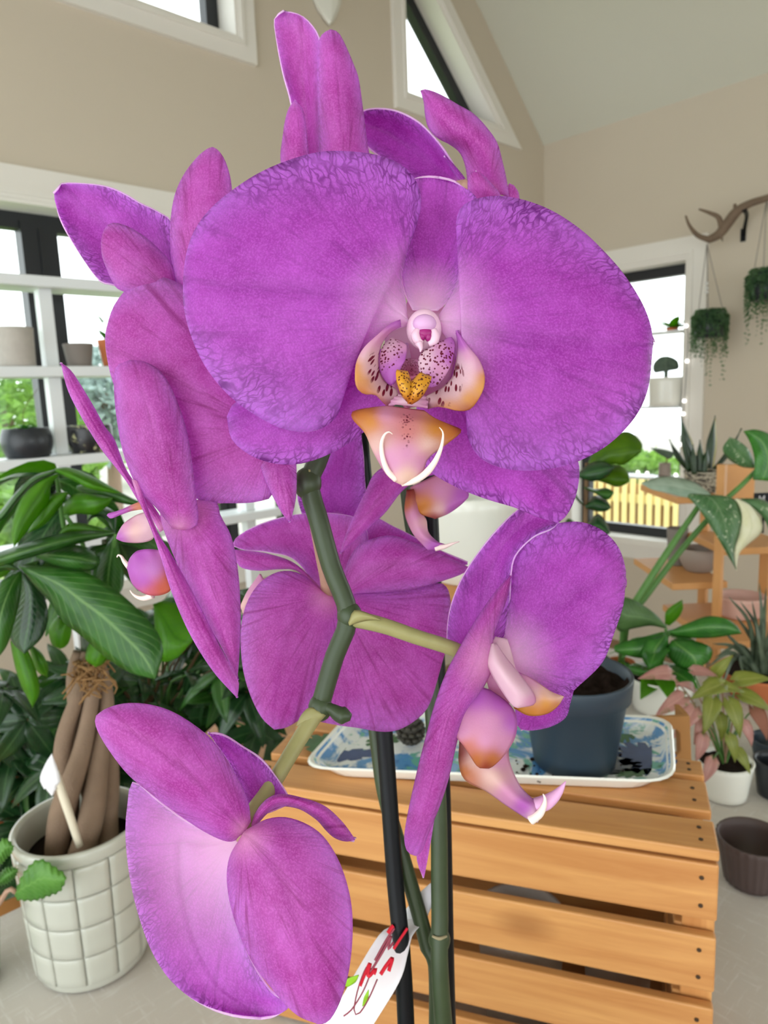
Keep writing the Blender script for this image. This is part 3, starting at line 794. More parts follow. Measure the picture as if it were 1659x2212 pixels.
# ================================================================== POTS ON THE RIGHT OF THE TABLE
def tpot(name, label, cx, yb, wt, wb, yt, mat, **k):
    """pot standing on the table: yb, yt are the rows of its base and rim centres"""
    c = onz(cx, yb, TZ+.0015); q = depth(c)/FPX; h = zfor(c, yt)-c.z; qt = depth(c+V3((0,0,h)))/FPX
    return pot(name, label, c, wt/2*qt, wb/2*q, h, mat, **k), c+V3((0,0,h)), qt
bp, bc, bq = tpot('ribbed_pot', 'brown ribbed plastic pot standing empty beside the crate', 1622, 1900, 146, 108, 1805, BROWNP, n=160, ridge=(26, .012, 2, 9), wall=.003)
sp_, sc_, sq = tpot('potted_syngonium', 'pink and olive leafed plant in a smooth white pot right of the crate', 1563, 1715, 118, 92, 1640, WHITEC, soil=.9, cat='potted plant')
dc, dcc, dcq = tpot('dark_cup', 'glossy dark cup at the right edge behind the brown ribbed pot', 1672, 1715, 88, 66, 1640, DARKP)
tpot('dark_cup', 'smaller blue-grey cup farther back at the right edge', 1668, 1640, 92, 70, 1595, SLATE)
wj, wjc, wjq = tpot('potted_pothos', 'leafy pothos in a flared white pot behind the kraft box', 1425, 1528, 146, 112, 1455, WHITEC, soil=.86, cat='potted plant')
vpot, vpc, vq = tpot('variegated_philodendron', 'big white and green leafed plant with long petioles in a small terracotta pot', 1340, 1490, 60, 44, 1428, TERRA, soil=.85, cat='potted plant')
gp_, gpc, gpq = tpot('potted_spider_plant', 'long-leaved grassy plant in a terracotta bowl at the right edge', 1640, 1500, 170, 120, 1445, TERRA, soil=.85, cat='potted plant')

# white planter behind the centre of the orchid, on a stool on the floor
wc = P(1025, 1245, 1.75); 
st = thing('side_stool', 'pine stool under the large white planter behind the table', 'stool', (wc.x, wc.y, 0))
mesh('seat', *lathe((wc.x, wc.y, 0), [(.001, wc.z-.03), (.15, wc.z-.03), (.155, wc.z-.012), (.15, wc.z-.002), (.001, wc.z-.002)], 32), PINE, st)
for k in range(3):
    a = k*2.094+.4; mesh('leg', *tube([(wc.x+.12*math.cos(a), wc.y+.12*math.sin(a), wc.z-.03), (wc.x+.15*math.cos(a), wc.y+.15*math.sin(a), .0)], .014, 8, 3), PINE, st)
pot('white_planter', 'large smooth white planter seen behind the lip of the main flower', wc, .125, .10, .205, WHITEC, soil=.8)

# ================================================================== LEFT: SHELVING IN FRONT OF THE WINDOW
SY = WY-.17
su = thing('shelving_unit', 'white open shelving unit in front of the left window', 'shelf', (.6, SY, 0))
zA, zB, zC = onY(0, 600, SY-.07).z, onY(0, 803, SY-.07).z, onY(0, 1008, SY-.07).z
zD = zC-(zB-zC)*1.0
sx0, sx1 = -.55, onY(560, 700, SY).x
for z in (zA, zB, zC, zD): bevel(mesh('shelf_board', *abox(sx0, sx1, SY-.07, SY+.07, z-.016, z+.016), WHITEP, su, False), .003)
p0, p1 = onY(84, 640, SY-.02).x, onY(112, 640, SY-.02).x
for x0, x1 in ((p0, p1), (p0-.68, p1-.68), (p0+.68, p1+.68)):
    zz = [0, zD-.0165, zD+.0165, zC-.0165, zC+.0165, zB-.0165, zB+.0165, zA-.0165]
    for k in range(0, 8, 2): mesh('upright', *abox(x0, x1, SY-.02, SY+.02, zz[k], zz[k+1]), WHITEP, su, False)
def shelfpot(name, label, cx, w_t, w_b, ytop, z, mat, Y=SY-.01, **k):
    c = onY(cx, 800, Y); c.z = z+.0165; q = depth(c)/FPX; h = zfor(c, ytop)-c.z
    return pot(name, label, c, w_t/2*q, w_b/2*q, h, mat, **k), c+V3((0,0,h)), q
shelfpot('stone_pot', 'pale textured cylinder pot at the left end of the middle shelf', 38, 80, 76, 708, zB, CONC)
shelfpot('grey_clay_pot', 'small grey tapered clay pot on the middle shelf by the window', 174, 62, 48, 743, zB, GREYP)
tp, tpc, tq = shelfpot('potted_jade_plant', 'terracotta pot with a few green leaves, half behind the purple petals', 248, 60, 44, 735, zB, TERRA, soil=.85, cat='potted plant')
rp, rpc, rq = shelfpot('potted_cutting', 'round black pot with a small sprouting plant on the lower shelf', 40, 92, 84, 925, zC, DARKP, soil=.9, round_=.012, cat='potted plant')
mp, mpc, mq = shelfpot('potted_trailing_plant', 'black and cream marbled pot with a trailing plant on the lower shelf', 178, 92, 80, 918, zC, MARB, soil=.9, round_=.006, cat='potted plant')

# generic leaf in 3-D
def leafmesh(L, W, droop=.3, fold=.25, n=7, m=5, heart=.0, tipp=1.0):
    """leaf along +Y from the origin, up +Z"""
    V, F, uv = [], [], []
    for i in range(n):
        s = i/(n-1); y = L*s; z = -droop*L*s*s; w = W/2*(math.sin(math.pi*min(1, s**(.75-heart*.3)))**.8 if 0 < s < 1 else .02)
        if heart and s < .02: w = W*.12
        for j in range(m):
            t = j/(m-1)*2-1; V.append(V3((w*t, y-heart*L*.18*abs(t)*(1-s)**3, z+fold*w*abs(t)+.03*L*math.sin(7*s+t*2)*abs(t)*.3))); uv.append(((t+1)/2, s))
    for i in range(n-1):
        for j in range(m-1): a = i*m+j; F.append((a, a+1, a+m+1, a+m))
    return V, F, uv
def orient(p, d, up=V3((0,0,1)), roll=0, sc=1):
    d = V3(d).normalized(); x = d.cross(up)
    if x.length < 1e-3: x = V3((1,0,0))
    x.normalize(); z = x.cross(d); R = Matrix((x, d, z)).transposed() @ Matrix.Rotation(roll, 3, 'Y')
    return Matrix.Translation(V3(p)) @ R.to_4x4() @ Matrix.Scale(sc, 4)
def addleaf(parent, lm, mat, p, d, roll=0, up=V3((0,0,1)), name='leaf', cache={}):
    key = (id(lm[0]), mat.name)
    loc = orient(V3(p)-root_loc(parent), d, up, roll)
    if key in cache:
        return share(name, cache[key], parent, loc)
    V, F, uv = lm
    o = mesh(name, [v+root_loc(parent) for v in V], F, mat, parent, True, uv)
    o.matrix_local = loc
    sm = o.modifiers.new('thickness', 'SOLIDIFY'); sm.thickness = .0006
    cache[key] = o; return o
LM_small = leafmesh(.035, .02); LM_mid = leafmesh(.06, .028); LM_big = leafmesh(.10, .05)
for a in range(4): addleaf(tp, LM_mid, G_POTHOS, tpc+V3((-.01,0,-.01)), (math.cos(a*1.6+2)*.6, math.sin(a*1.6+2)*.4, 1))
addleaf(tp, LM_small, G_POTHOS, P(222, 700, depth(tpc)), (-.3, 0, 1)); addleaf(tp, LM_small, G_GREY, P(228, 722, depth(tpc)), (-1, .2, .1))
mesh('stem', *tube([tpc-V3((0,0,.02)), P(230, 712, depth(tpc)), P(224, 690, depth(tpc))], [.002,.0012], 6), GSTEM, tp)
for k in range(7):
    a = k*.9; addleaf(rp, LM_small, G_POTHOS, rpc+V3((0,0,-.005)), (math.cos(a), math.sin(a)*.5, .5))
mesh('stem', *tube([rpc-V3((0,0,.015)), rpc+V3((0,0,.05)), rpc+V3((.05,0,.12))], [.0012,.0006], 5), WSTEM, rp)
for k in range(12):
    a = k*.55; addleaf(mp, LM_small, G_OLIVE, mpc+V3((.02*math.cos(a), .015*math.sin(a), -.004)), (math.cos(a), math.sin(a)*.6, .1))

# ================================================================== WINDOW SHELVES ON THE RIGHT WALL
wy0 = w4[0][0]+.014
shz = [onX(1412, 720, WX-.02).z, onX(1390, 880, WX-.02).z, onX(1400, 1032, WX-.02).z]
for k, (z, lb) in enumerate(zip(shz, ('upper', 'middle', 'lower'))):
    tag(mesh('glass_shelf', *abox(WX-.045, WX+.085, wy0, 2.345, z-.006, z+.006), WHITEP, None, False, None, None, (WX, 2, z)), '%s thin shelf across the right window' % lb, 'shelf', 'window shelves')
def wshelfpot(name, label, cx, wt_, wb_, ytop, z, mat, **k):
    c = onX(cx, 800, WX-.0); c.z = z+.0065; q = depth(c)/FPX; h = zfor(c, ytop)-c.z
    return pot(name, label, c, wt_/2*q, wb_/2*q, h, mat, **k), c+V3((0,0,h)), q
hp, hpc, hq = wshelfpot('potted_fan_plant', 'white pot with a grey fan-shaped succulent on the middle window shelf', 1439, 72, 68, 815, shz[1], WHITEC, soil=.85, cat='potted plant')
dh = depth(hpc)
sheet('fan_leaf', [(1438,800),(1434,790),(1424,794),(1417,806),(1411,800),(1412,785),(1425,772),(1440,769)], [(1441,800),(1444,790),(1454,789),(1462,799),(1467,793),(1464,780),(1452,772),(1440,769)], (dh,dh,dh,dh), hp, [G_SUCC], 16, 8, .01, 0, 0, .004, leaf=True)
mesh('stem', *tube([hpc-V3((0,0,.02)), P(1439, 800, dh), P(1440, 780, dh)], [.010,.012], 8), G_SUCC, hp)
up_, upc, uq = wshelfpot('potted_sprout', 'tiny pot with bright yellow-green leaves on the upper window shelf', 1450, 26, 22, 708, shz[0], TERRA, soil=.8, cat='potted plant')
for k in range(9):
    a = k*.7; addleaf(up_, LM_big, G_BRIGHT, upc+V3((0,0,-.004)), (math.cos(a)*.5, math.sin(a)*1.3, .25+.25*(k % 3)))
vz, vzc, vq2 = wshelfpot('tan_vase', 'small tan vase holding one broad grey leaf on the lower window shelf', 1441, 24, 26, 1000, shz[2], TAUPE)
dv = depth(vzc)
mesh('stem', *tube([vzc-V3((0,0,.03)), P(1441, 990, dv), P(1444, 980, dv)], .004, 6), WSTEM, vz)
sheet('leaf', [(1442,992),(1430,985),(1418,978),(1404,967)], [(1450,990),(1456,978),(1430,970),(1404,967)], (dv,dv,dv-.02,dv), vz, [G_SUCC], 10, 6, .004, 0, 0, .003, leaf=True)
fl = thing('fairy_lights', 'string of small glowing fairy lights along the right window shelves', 'lights', tuple(onX(1480, 880, WX-.05)))
pts = [(1380,712),(1435,710),(1482,704),(1484,780),(1478,866),(1476,894),(1470,960),(1460,1026),(1398,1022),(1378,1020)]
mesh('wire', *tube([onX(x, y, WX-.052) for x, y in pts], .0015, 5, 60), STAKE, fl)
for x, y in pts[1:]: mesh('bulb', *ball(onX(x, y, WX-.052), .010, nu=10, nv=6), LAMPM, fl)

# ================================================================== BRANCH AND HANGING PLANTERS
BX = WX-.17
br = thing('driftwood_branch', 'knotty driftwood branch held by a black hook on the right wall', 'branch', tuple(onX(1570, 480, BX)))
bq_ = depth(onX(1570, 480, BX))/FPX
pth = lambda L: [onX(x, y, BX+dx) for x, y, dx in L]
mesh('main_limb', *tube(pth([(1700,408,.02),(1659,427,0),(1620,440,0),(1592,457,0),(1572,482,0),(1553,506,0),(1530,518,0)]), [7*bq_,7*bq_,8*bq_,11*bq_,11*bq_,8*bq_], 10, 40), DRIFT, br)
mesh('twig', *tube(pth([(1532,518,0),(1507,508,0),(1490,488,.02),(1481,466,.02)]), [7*bq_,4.5*bq_,2*bq_], 8, 20), DRIFT, br)
mesh('twig', *tube(pth([(1560,494,0),(1552,470,-.02),(1533,460,-.03),(1510,452,-.03)]), [7*bq_,4.5*bq_,2*bq_], 8, 20), DRIFT, br)
mesh('twig', *tube(pth([(1558,498,0),(1558,510,-.01),(1561,521,-.01)]), [7*bq_,4*bq_,1*bq_], 8, 8), DRIFT, br)
mesh('twig', *tube(pth([(1590,458,0),(1588,448,-.01),(1587,441,-.01)]), [5*bq_,3*bq_], 8, 6), DRIFT, br)
hk = thing('wall_hook', 'black iron hook on the right wall gripping the driftwood', 'hook', tuple(onX(1608, 500, WX-.003)))
mesh('arm', *tube([onX(1606,508,WX-.004), onX(1609,490,WX-.02), onX(1613,465,WX-.10), onX(1607,452,BX-.012)], [4*bq_,4*bq_,5*bq_], 8, 16), STAKE, hk)
mesh('wall_plate', *abox(WX-.006, WX-.0005, onX(1606,508,WX).y-.012, onX(1606,508,WX).y+.012, onX(1606,508,WX).z-.03, onX(1606,508,WX).z+.03), STAKE, hk, False)
def hanger(label, cx, yt, yb, w, ytie, xt, seed):
    c = onX(cx, yb, BX); q = depth(c)/FPX; h = zfor(c, yt)-c.z; ap = onX(xt, ytie, BX)
    r = thing('hanging_planter', label, 'hanging plant', tuple(c), 'planters hanging from the branch'); rd = random.Random(seed)
    mesh('pot_body', *lathe(c, [(.001,0),(w*.42*q,0),(w*.5*q,h*.05),(w*.5*q,h),(w*.47*q,h),(w*.45*q,h*.1),(.001,h*.1)], 24), DARKP, r)
    for k in range(3):
        a = k*2.094+.5; mesh('cord', *tube([c+V3((w*.5*q*math.cos(a), w*.5*q*math.sin(a), h*.95)), ap], .0022, 5, 4), CORD, r)
    V, F = [], []
    for k in range(170):
        a = rd.uniform(0, 6.283); ln = rd.uniform(.04, .19)*(1.6 if rd.random() < .14 else 1); st_ = c+V3((w*.4*q*math.cos(a), w*.4*q*math.sin(a), h))
        out = V3((math.cos(a), math.sin(a), 0)); n_ = int(ln/.011)+3
        for i in range(n_):
            s = i/n_; p = st_+out*(w*.17*q+.01*math.sin(i*.8+k))*min(1, s*3)+V3((0,0,.02*math.sin(min(1,s*4)*math.pi)-ln*s*s*1.2-.0))
            q2 = Euler((rd.uniform(0,6), rd.uniform(0,6), rd.uniform(0,6))).to_matrix(); z_ = .0088; b = len(V)
            V += [p+q2@V3((0,-z_,0)), p+q2@V3((z_*.5,0,.002)), p+q2@V3((0,z_,0)), p+q2@V3((-z_*.5,0,.002))]; F.append((b,b+1,b+2,b+3))
    o = mesh('trailing_foliage', V, F, G_TRAIL, r, False); o['kind'] = 'stuff'
    return r, ap
hanger('dark pot of trailing green leaves hanging left, in front of the window edge', 1532, 678, 730, 58, 528, 1527, 1)
hanger('dark trailing planter hanging farther right at the picture edge', 1652, 590, 650, 62, 430, 1656, 2)
cb = thing('glass_bead_charm', 'clear glass bead charm hanging on the wall between the planter cords', 'charm', tuple(onX(1527, 620, BX)))
CLEARB = plain('clear_bead', srgb(225,225,222), .08, .8, .02, 20, 0, 0, 1)
mesh('thread', *tube([onX(1527, 530, BX-.004), onX(1527, 640, BX-.004)], .0008, 4, 3), CORD, cb)
for y in (612, 622, 631): mesh('bead', *ball(onX(1527, y, BX-.004), .0085, nu=10, nv=6), CLEARB, cb)

# white pointed ornament high on the back wall
orn = thing('wall_ornament', 'white pointed ceramic wall ornament between the upper windows', 'ornament', tuple(onY(711, 10, WY-.002)))
V = []; q = depth(onY(711, 10, WY))/FPX
pr_ = [(672,-60),(676,0),(685,22),(698,42),(711,57),(720,50),(730,30),(737,8),(738,-60)]
for x, y in pr_: V.append(onY(x, y, WY-.003))
for x, y in pr_: V.append(onY(711+(x-711)*.75, y*.93 if y > 0 else y, WY-.028))
V += [onY(716, 45, WY-.036), onY(718, -60, WY-.036)]
n = len(pr_); F = [(k, k+1, n+k+1, n+k) for k in range(n-1)]
F += [(n+k, n+k+1, 2*n) for k in range(2, n-3+1)] + [(n, n+1, n+2, 2*n, 2*n+1), (2*n+1, 2*n, n+6, n+7, n+8)]
mesh('ornament_body', V, F, WHITEC, orn, False)

# ================================================================== BAMBOO PLANT STAND AT THE RIGHT
bs = thing('plant_stand', 'tiered bamboo plant stand by the right wall', 'plant stand', (P(1570,1200,1.75).x, P(1570,1200,1.75).y, 0))
def vpost(x, y0, y1, d, w):
    p = P(x, (y0+y1)/2, d); z1 = zfor(p, y0); h = w/2*d/FPX
    bevel(mesh('post', *abox(p.x-h, p.x+h, p.y-h, p.y+h, 0, z1), BAMB, bs, False), .002); return p
q1 = vpost(1552, 1003, 1440, 1.62, 17); q2 = vpost(1519, 1095, 1420, 1.86, 17); q3 = vpost(1650, 1185, 1400, 1.80, 20); q4 = vpost(1690, 1185, 1400, 1.56, 20)
def board(x0, x1, y, d0, d1, t=.016, name='shelf_board'):
    a, b = P(x0, y, d0), P(x1, y, d0); z = (a.z+b.z)/2
    u = V3((b.x-a.x, b.y-a.y, 0)); w = V3((-u.y, u.x, 0)).normalized()
    if w.dot(FW) < 0: w = -w
    c = V3(((a.x+b.x)/2, (a.y+b.y)/2, z))+w*((d1-d0)/2)
    V, F = obox(c, u/2, w*((d1-d0)/2), (0,0,t/2)); bevel(mesh(name, V, F, BAMB, bs, False), .002); return z+t/2, c
zg, cg = board(1452, 1572, 1266, 1.66, 1.92)
zp, cp = board(1540, 1720, 1392, 1.52, 1.80)
zt, ct = board(1562, 1720, 1190, 1.62, 1.82)
zs, cs_ = board(1462, 1562, 1080, 1.66, 1.90)
V, F = obox(P(1590, 1040, 1.74), (RT+V3((0,0,-RT.z))).normalized()*.042, V3((0,0,.042)), V3((-RT.y, RT.x, 0)).normalized()*.008)
bevel(mesh('side_panel', V, F, BAMB, bs, False), .002)
def spot(name, label, cx, wt_, wb_, ytop, z, mat, d, **k):
    p = P(cx, 1200, d); c = V3((p.x, p.y, z+.0008)); q = d/FPX
    return pot(name, label, c, wt_/2*q, wb_/2*q, zfor(c, ytop)-c.z, mat, **k)
spot('round_grey_pot', 'taupe rounded pot on the left tier of the bamboo stand', 1510, 78, 52, 1183, zg, TAUPE, 1.76, round_=.008)
spot('small_grey_pot', 'small grey pot at the left end of the bamboo tier, by the sill', 1462, 44, 34, 1140, zg, GREYP, 1.83)
spot('blush_pot', 'large blush pink pot on the lowest tier of the bamboo stand', 1606, 98, 78, 1285, zp, PINKP, 1.66)
sk = spot('potted_snake_plant', 'snake plant with yellow-edged blades in a carved stone pot on the stand', 1512, 76, 62, 1016, zs, CARVED, 1.76, soil=.9, cat='potted plant')
def blade(parent, x0, y0, x1, y1, w, d, mat, d2=None, bend=0, name='leaf', thick=.002):
    dx, dy = x1-x0, y1-y0; l = math.hypot(dx, dy); nx_, ny_ = -dy/l, dx/l
    f = lambda s, sg: (x0+dx*s+nx_*(sg*w*(.75+.5*s if s < .5 else 2.0*(1-s))/1.0*.5+bend*math.sin(math.pi*s)), y0+dy*s+ny_*(sg*w*(.75+.5*s if s < .5 else 2.0*(1-s))*.5+bend*math.sin(math.pi*s)))
    S_ = [0, .25, .5, .75, .92, 1]
    dm = (d+(d2 or d))/2
    return sheet(name, [f(s, -1) for s in S_], [f(s, 1) for s in S_], (d, dm, dm, d2 or d), parent, [mat], 12, 5, .006, 0, 0, thick, leaf=True)
YEL = plain('yellow_blade_edge', srgb(170,160,70), .4, .4, .1, 20)
for i, (x0, y0, x1, y1, w, d, b) in enumerate(((1492,1020,1470,897,22,1.74,2),(1505,1020,1478,935,16,1.70,-2),(1512,1022,1512,950,18,1.70,0),(1530,1020,1545,898,20,1.78,-2),(1535,1022,1602,925,12,1.76,6),(1488,1015,1446,949,14,1.76,-4),(1520,1025,1528,965,16,1.70,0),(1500,1025,1497,960,14,1.69,0))):
    blade(sk, x0, y0, x1, y1, w, d, G_SNAKE, d, b)
    if i in (0, 3, 2): blade(sk, x0+3, y0, x1+1, y1+6, w*1.18, d+.006, YEL, d+.006, b, 'leaf_margin')
mk = thing('plant_marker', 'small white round-topped marker stuck in the snake plant soil', 'plant marker', tuple(P(1497, 1018, 1.70)))
mesh('marker_stick', *tube([P(1497, 1020, 1.70), P(1498, 985, 1.70)], .0022, 5, 3), IVORY, mk); mesh('marker_head', *ball(P(1498, 981, 1.70), .008, .008, .006, 10, 6), IVORY, mk)
sg = thing('price_sign', 'small black sign with a white letter at the right edge', 'sign', tuple(P(1650, 1085, 1.45)))
sx_ = V3((RT.x, RT.y, 0)).normalized(); sc_ = P(1652, 1078, 1.45); sv = V3((-FW.x, -FW.y, .15)).normalized(); su_ = sx_.cross(sv)*-1
su_ = V3((0,0,1))
V, F = obox(sc_, sx_*.022, su_*.013, sv*.0015); mesh('sign_board', V, F, STAKE, sg, False)
def bar(p, q, r=.0008): return tube([sc_+sx_*p[0]+su_*p[1]+sv*.002, sc_+sx_*q[0]+su_*q[1]+sv*.002], r, 4, 2)
mesh('letter_m', *join(bar((-.012,-.007),(-.012,.007)), bar((-.012,.007),(-.007,-.001)), bar((-.007,-.001),(-.002,.007)), bar((-.002,.007),(-.002,-.007))), TAGW, sg, False)
mesh('sign_stake', *tube([sc_-sv*.003-su_*.010, sc_-sv*.003-su_*.07], .0025, 6, 3), STAKE, sg)

# ================================================================== MONEY TREE IN THE TILED POT
mc = onz(205, 2056, TZ+.0015); mh = zfor(mc, 1768)-mc.z; mq0 = depth(mc)/FPX; mq1 = depth(mc+V3((0,0,mh)))/FPX
R1, R0 = 133*mq1, 114*mq0
mt = thing('potted_money_tree', 'braided-trunk money tree in a glossy grey-white tiled pot', 'potted plant', tuple(mc))
rr = lambda z: R0+(R1-R0)*z/mh
mesh('pot_body', *lathe(mc, [(.001,0),(R0*.95,0),(R0*.985,.002),(rr(mh*.06)-.001,mh*.05),(rr(mh*.9)-.001,mh*.9),(rr(mh*.92)+.0015,mh*.925),(rr(mh)+.002,mh*.985),(rr(mh),mh),(rr(mh)-.004,mh*.995),(rr(mh)-.006,mh*.97),(rr(mh*.5)-.008,mh*.5),(R0*.85,.01),(.001,.01)], 72), GLAZE, mt)
NC, NR = 12, 4; zlo, zhi = mh*.055, mh*.905; th_ = (zhi-zlo)/NR
for row in range(NR):
    src = None
    for c in range(NC):
        if src is None:
            V, F, n_, m_ = [], [], 6, 4
            g = .0016; a1 = 2*math.pi/NC
            for lay, (gi, ro) in enumerate(((g*.35, -.0005), (g*.5, .0012), (g*1.1, .0022))):
                for i in range(n_+1):
                    for j in range(m_+1):
                        z = zlo+row*th_+gi+(th_-2*gi)*j/m_; r_ = rr(z)+ro; a = -a1/2+gi/rr(z)+(a1-2*gi/rr(z))*i/n_
                        V.append(mc+V3((r_*math.cos(a), r_*math.sin(a), z)))
            w_ = m_+1; lay_n = (n_+1)*w_
            for i in range(n_):
                for j in range(m_): a = 2*lay_n+i*w_+j; F.append((a, a+w_, a+w_+1, a+1))
            loop = [i*w_ for i in range(n_+1)]+[n_*w_+j for j in range(1, m_+1)]+[i*w_+m_ for i in range(n_-1, -1, -1)]+[j for j in range(m_-1, 0, -1)]
            for lay in range(2):
                for k in range(len(loop)): k2 = (k+1) % len(loop); F.append((lay*lay_n+loop[k], lay*lay_n+loop[k2], (lay+1)*lay_n+loop[k2], (lay+1)*lay_n+loop[k]))
            src = mesh('tile', V, F, GLAZE, mt, True); src.rotation_euler.z = .30
        else:
            o = share('tile', src, mt, Matrix.Rotation(.30+c*2*math.pi/NC, 4, 'Z'))
V, F = lathe(mc, [(.001, mh*.80), (rr(mh*.8)*.5, mh*.805), (rr(mh*.8)-.009, mh*.80), (rr(mh*.79)-.009, mh*.785), (.001, mh*.785)], 40); mesh('soil', V, F, SOIL, mt)
md = depth(mc+V3((0,0,mh*.8)))
# five plaited trunks, rising 30 cm
top = P(193, 1405, md+.02); base_ = mc+V3((0,0,mh*.79))
for k in range(5):
    a0 = k*2*math.pi/5+.4; pts = []
    for i in range(13):
        s = i/12; c = base_.lerp(top, s); rad = .0205*(1-s)**.8+.0085+.004*math.sin(s*9+k*2.5); a = a0+s*2.3
        pts.append(c+V3((rad*math.cos(a), rad*math.sin(a), 0)))
    mesh('trunk', *tube(pts, [.0132, .0130, .0100, .0078, .0068], 10, 44), BARK, mt)
V, F = [], []
rd = random.Random(5)
for k in range(60):
    a = rd.uniform(0, 6.28); c = P(193+rd.uniform(-26, 26), 1440+rd.uniform(-10, 18), md-.022-rd.random()*.006)
    b = tube([c, c+V3((rd.uniform(-.012,.012), rd.uniform(-.012,.012), rd.uniform(-.016,.006))), c+V3((rd.uniform(-.02,.02), rd.uniform(-.02,.02), rd.uniform(-.03,.004)))], .0009, 4, 5); n = len(V); V += b[0]; F += [tuple(i+n for i in q) for q in b[1]]
tag(mesh('twine_tie', V, F, TWINE, mt), kind='stuff')
mesh('twine_tie', *tube([P(160,1432,md-.012), P(193,1446,md-.034), P(226,1436,md-.012), P(193,1425,md+.045), P(160,1432,md-.012)], .0022, 6, 24), TWINE, mt)
mesh('shoot', *tube([top, P(180, 1330, md+.02), P(160, 1240, md)], [.009, .005, .004], 8), STEM, mt)
mesh('shoot', *tube([top, P(205, 1330, md+.02), P(245, 1165, md+.02)], [.009, .005, .003], 8), STEM, mt)
ML = dict(wave=.001, thick=.0006, leaf=True, white=0)
def ml(L, R, d, mat=None, bulge=.012, N=22, M=9, **k): return sheet('leaf', L, R, d, mt, [mat or G_MONEY], N, M, bulge, .002, **{**ML, **k})
D0 = md-.07
ml([(45,1222),(120,1222),(185,1236),(245,1270),(300,1318),(342,1368),(353,1408),(345,1440),(335,1468)], [(45,1228),(72,1262),(108,1302),(135,1342),(180,1378),(228,1420),(278,1452),(318,1464),(335,1468)], (D0,D0-.03,D0-.03,D0-.05))
ml([(248,1150),(185,1146),(120,1155),(60,1172),(0,1192),(-30,1205)], [(248,1155),(180,1172),(110,1192),(40,1212),(-10,1226),(-30,1212)], (D0+.02,D0-.02,D0-.03,D0-.02), bulge=.02)
ml([(78,1192),(120,1178),(170,1178),(205,1195),(216,1214)], [(78,1204),(120,1222),(165,1232),(200,1232),(216,1216)], (D0,D0,D0-.02,D0), bulge=.018)
ml([(122,1022),(80,1043),(48,1074),(30,1115),(24,1150),(30,1180)], [(128,1026),(110,1050),(105,1085),(72,1130),(45,1165),(30,1182)], (D0,D0-.02,D0-.01,D0-.03), G_BRIGHT)
ml([(118,1014),(70,1030),(30,1068),(0,1105),(-20,1130)], [(122,1020),(78,1042),(45,1075),(10,1120),(-20,1132)], (D0,D0,D0,D0), G_MONEY)
ml([(118,1012),(150,1010),(195,1026),(235,1048),(262,1064)], [(118,1018),(150,1034),(195,1056),(235,1064),(262,1066)], (D0,D0,D0-.02,D0), G_BRIGHT)
ml([(146,1062),(115,1068),(82,1105),(60,1150)], [(148,1066),(130,1095),(95,1135),(60,1152)], (D0,D0,D0,D0), G_BRIGHT)
ml([(138,1115),(138,1090),(165,1066),(205,1068),(245,1075)], [(140,1118),(170,1110),(205,1112),(230,1095),(245,1077)], (D0+.03,D0,D0,D0), G_BRIGHT)
ml([(165,1050),(200,1042),(245,1056),(290,1078),(320,1090)], [(165,1056),(205,1074),(250,1085),(290,1092),(320,1092)], (D0+.04,D0+.02,D0+.02,D0+.02))
ml([(120,1160),(150,1130),(200,1135),(250,1150)], [(120,1164),(150,1150),(200,1152),(250,1154)], (D0+.03,D0+.03,D0+.03,D0+.03), G_BRIGHT)
ml([(248,1155),(222,1190),(200,1240),(205,1270),(235,1292)], [(252,1156),(262,1200),(268,1250),(260,1280),(235,1294)], (D0+.03,D0+.03,D0+.02,D0), G_MONEY)
ml([(246,1152),(225,1120),(200,1120),(180,1150),(175,1175)], [(250,1150),(250,1110),(222,1094),(195,1110),(175,1178)], (D0+.03,D0+.05,D0+.05,D0+.05), G_DARK)
ml([(44,1232),(8,1250),(-24,1300),(-30,1360),(-5,1420)], [(48,1236),(44,1290),(30,1350),(15,1395),(-5,1422)], (D0,D0-.03,D0-.03,D0-.03))
ml([(46,1236),(36,1290),(22,1340),(24,1385),(52,1412)], [(52,1238),(88,1272),(104,1325),(92,1375),(52,1414)], (D0+.02,D0+.02,D0+.01,D0), G_DARK)
ml([(22,1385),(30,1430),(45,1480),(70,1528)], [(52,1388),(72,1430),(86,1490),(70,1530)], (D0+.03,D0+.03,D0+.03,D0+.03), G_BRIGHT)
ml([(60,1395),(66,1410),(80,1450),(102,1462)], [(66,1392),(90,1410),(104,1440),(102,1464)], (D0+.05,D0+.05,D0+.05,D0+.05), G_BRIGHT)
ml([(330,1305),(360,1298),(402,1318),(422,1350),(415,1385)], [(332,1312),(335,1370),(345,1425),(378,1424),(415,1387)], (D0+.06,D0+.06,D0+.05,D0+.05), G_BRIGHT)
ml([(150,1330),(120,1335),(105,1360),(112,1392),(128,1400)], [(152,1332),(155,1360),(150,1385),(140,1398),(128,1402)], (D0+.06,)*4, G_BRIGHT)
ml([(200,1380),(190,1395),(185,1425),(205,1440)], [(232,1385),(235,1410),(225,1432),(205,1442)], (D0+.03,)*4, G_BRIGHT)
ml([(250,1160),(300,1150),(340,1165),(380,1200)], [(250,1164),(290,1180),(340,1200),(380,1204)], (D0+.06,)*4)
ml([(40,1228),(10,1210),(-20,1214),(-50,1230)], [(42,1232),(10,1232),(-20,1240),(-50,1234)], (D0,)*4)
rd = random.Random(11); LMx = leafmesh(.11, .045, .5)
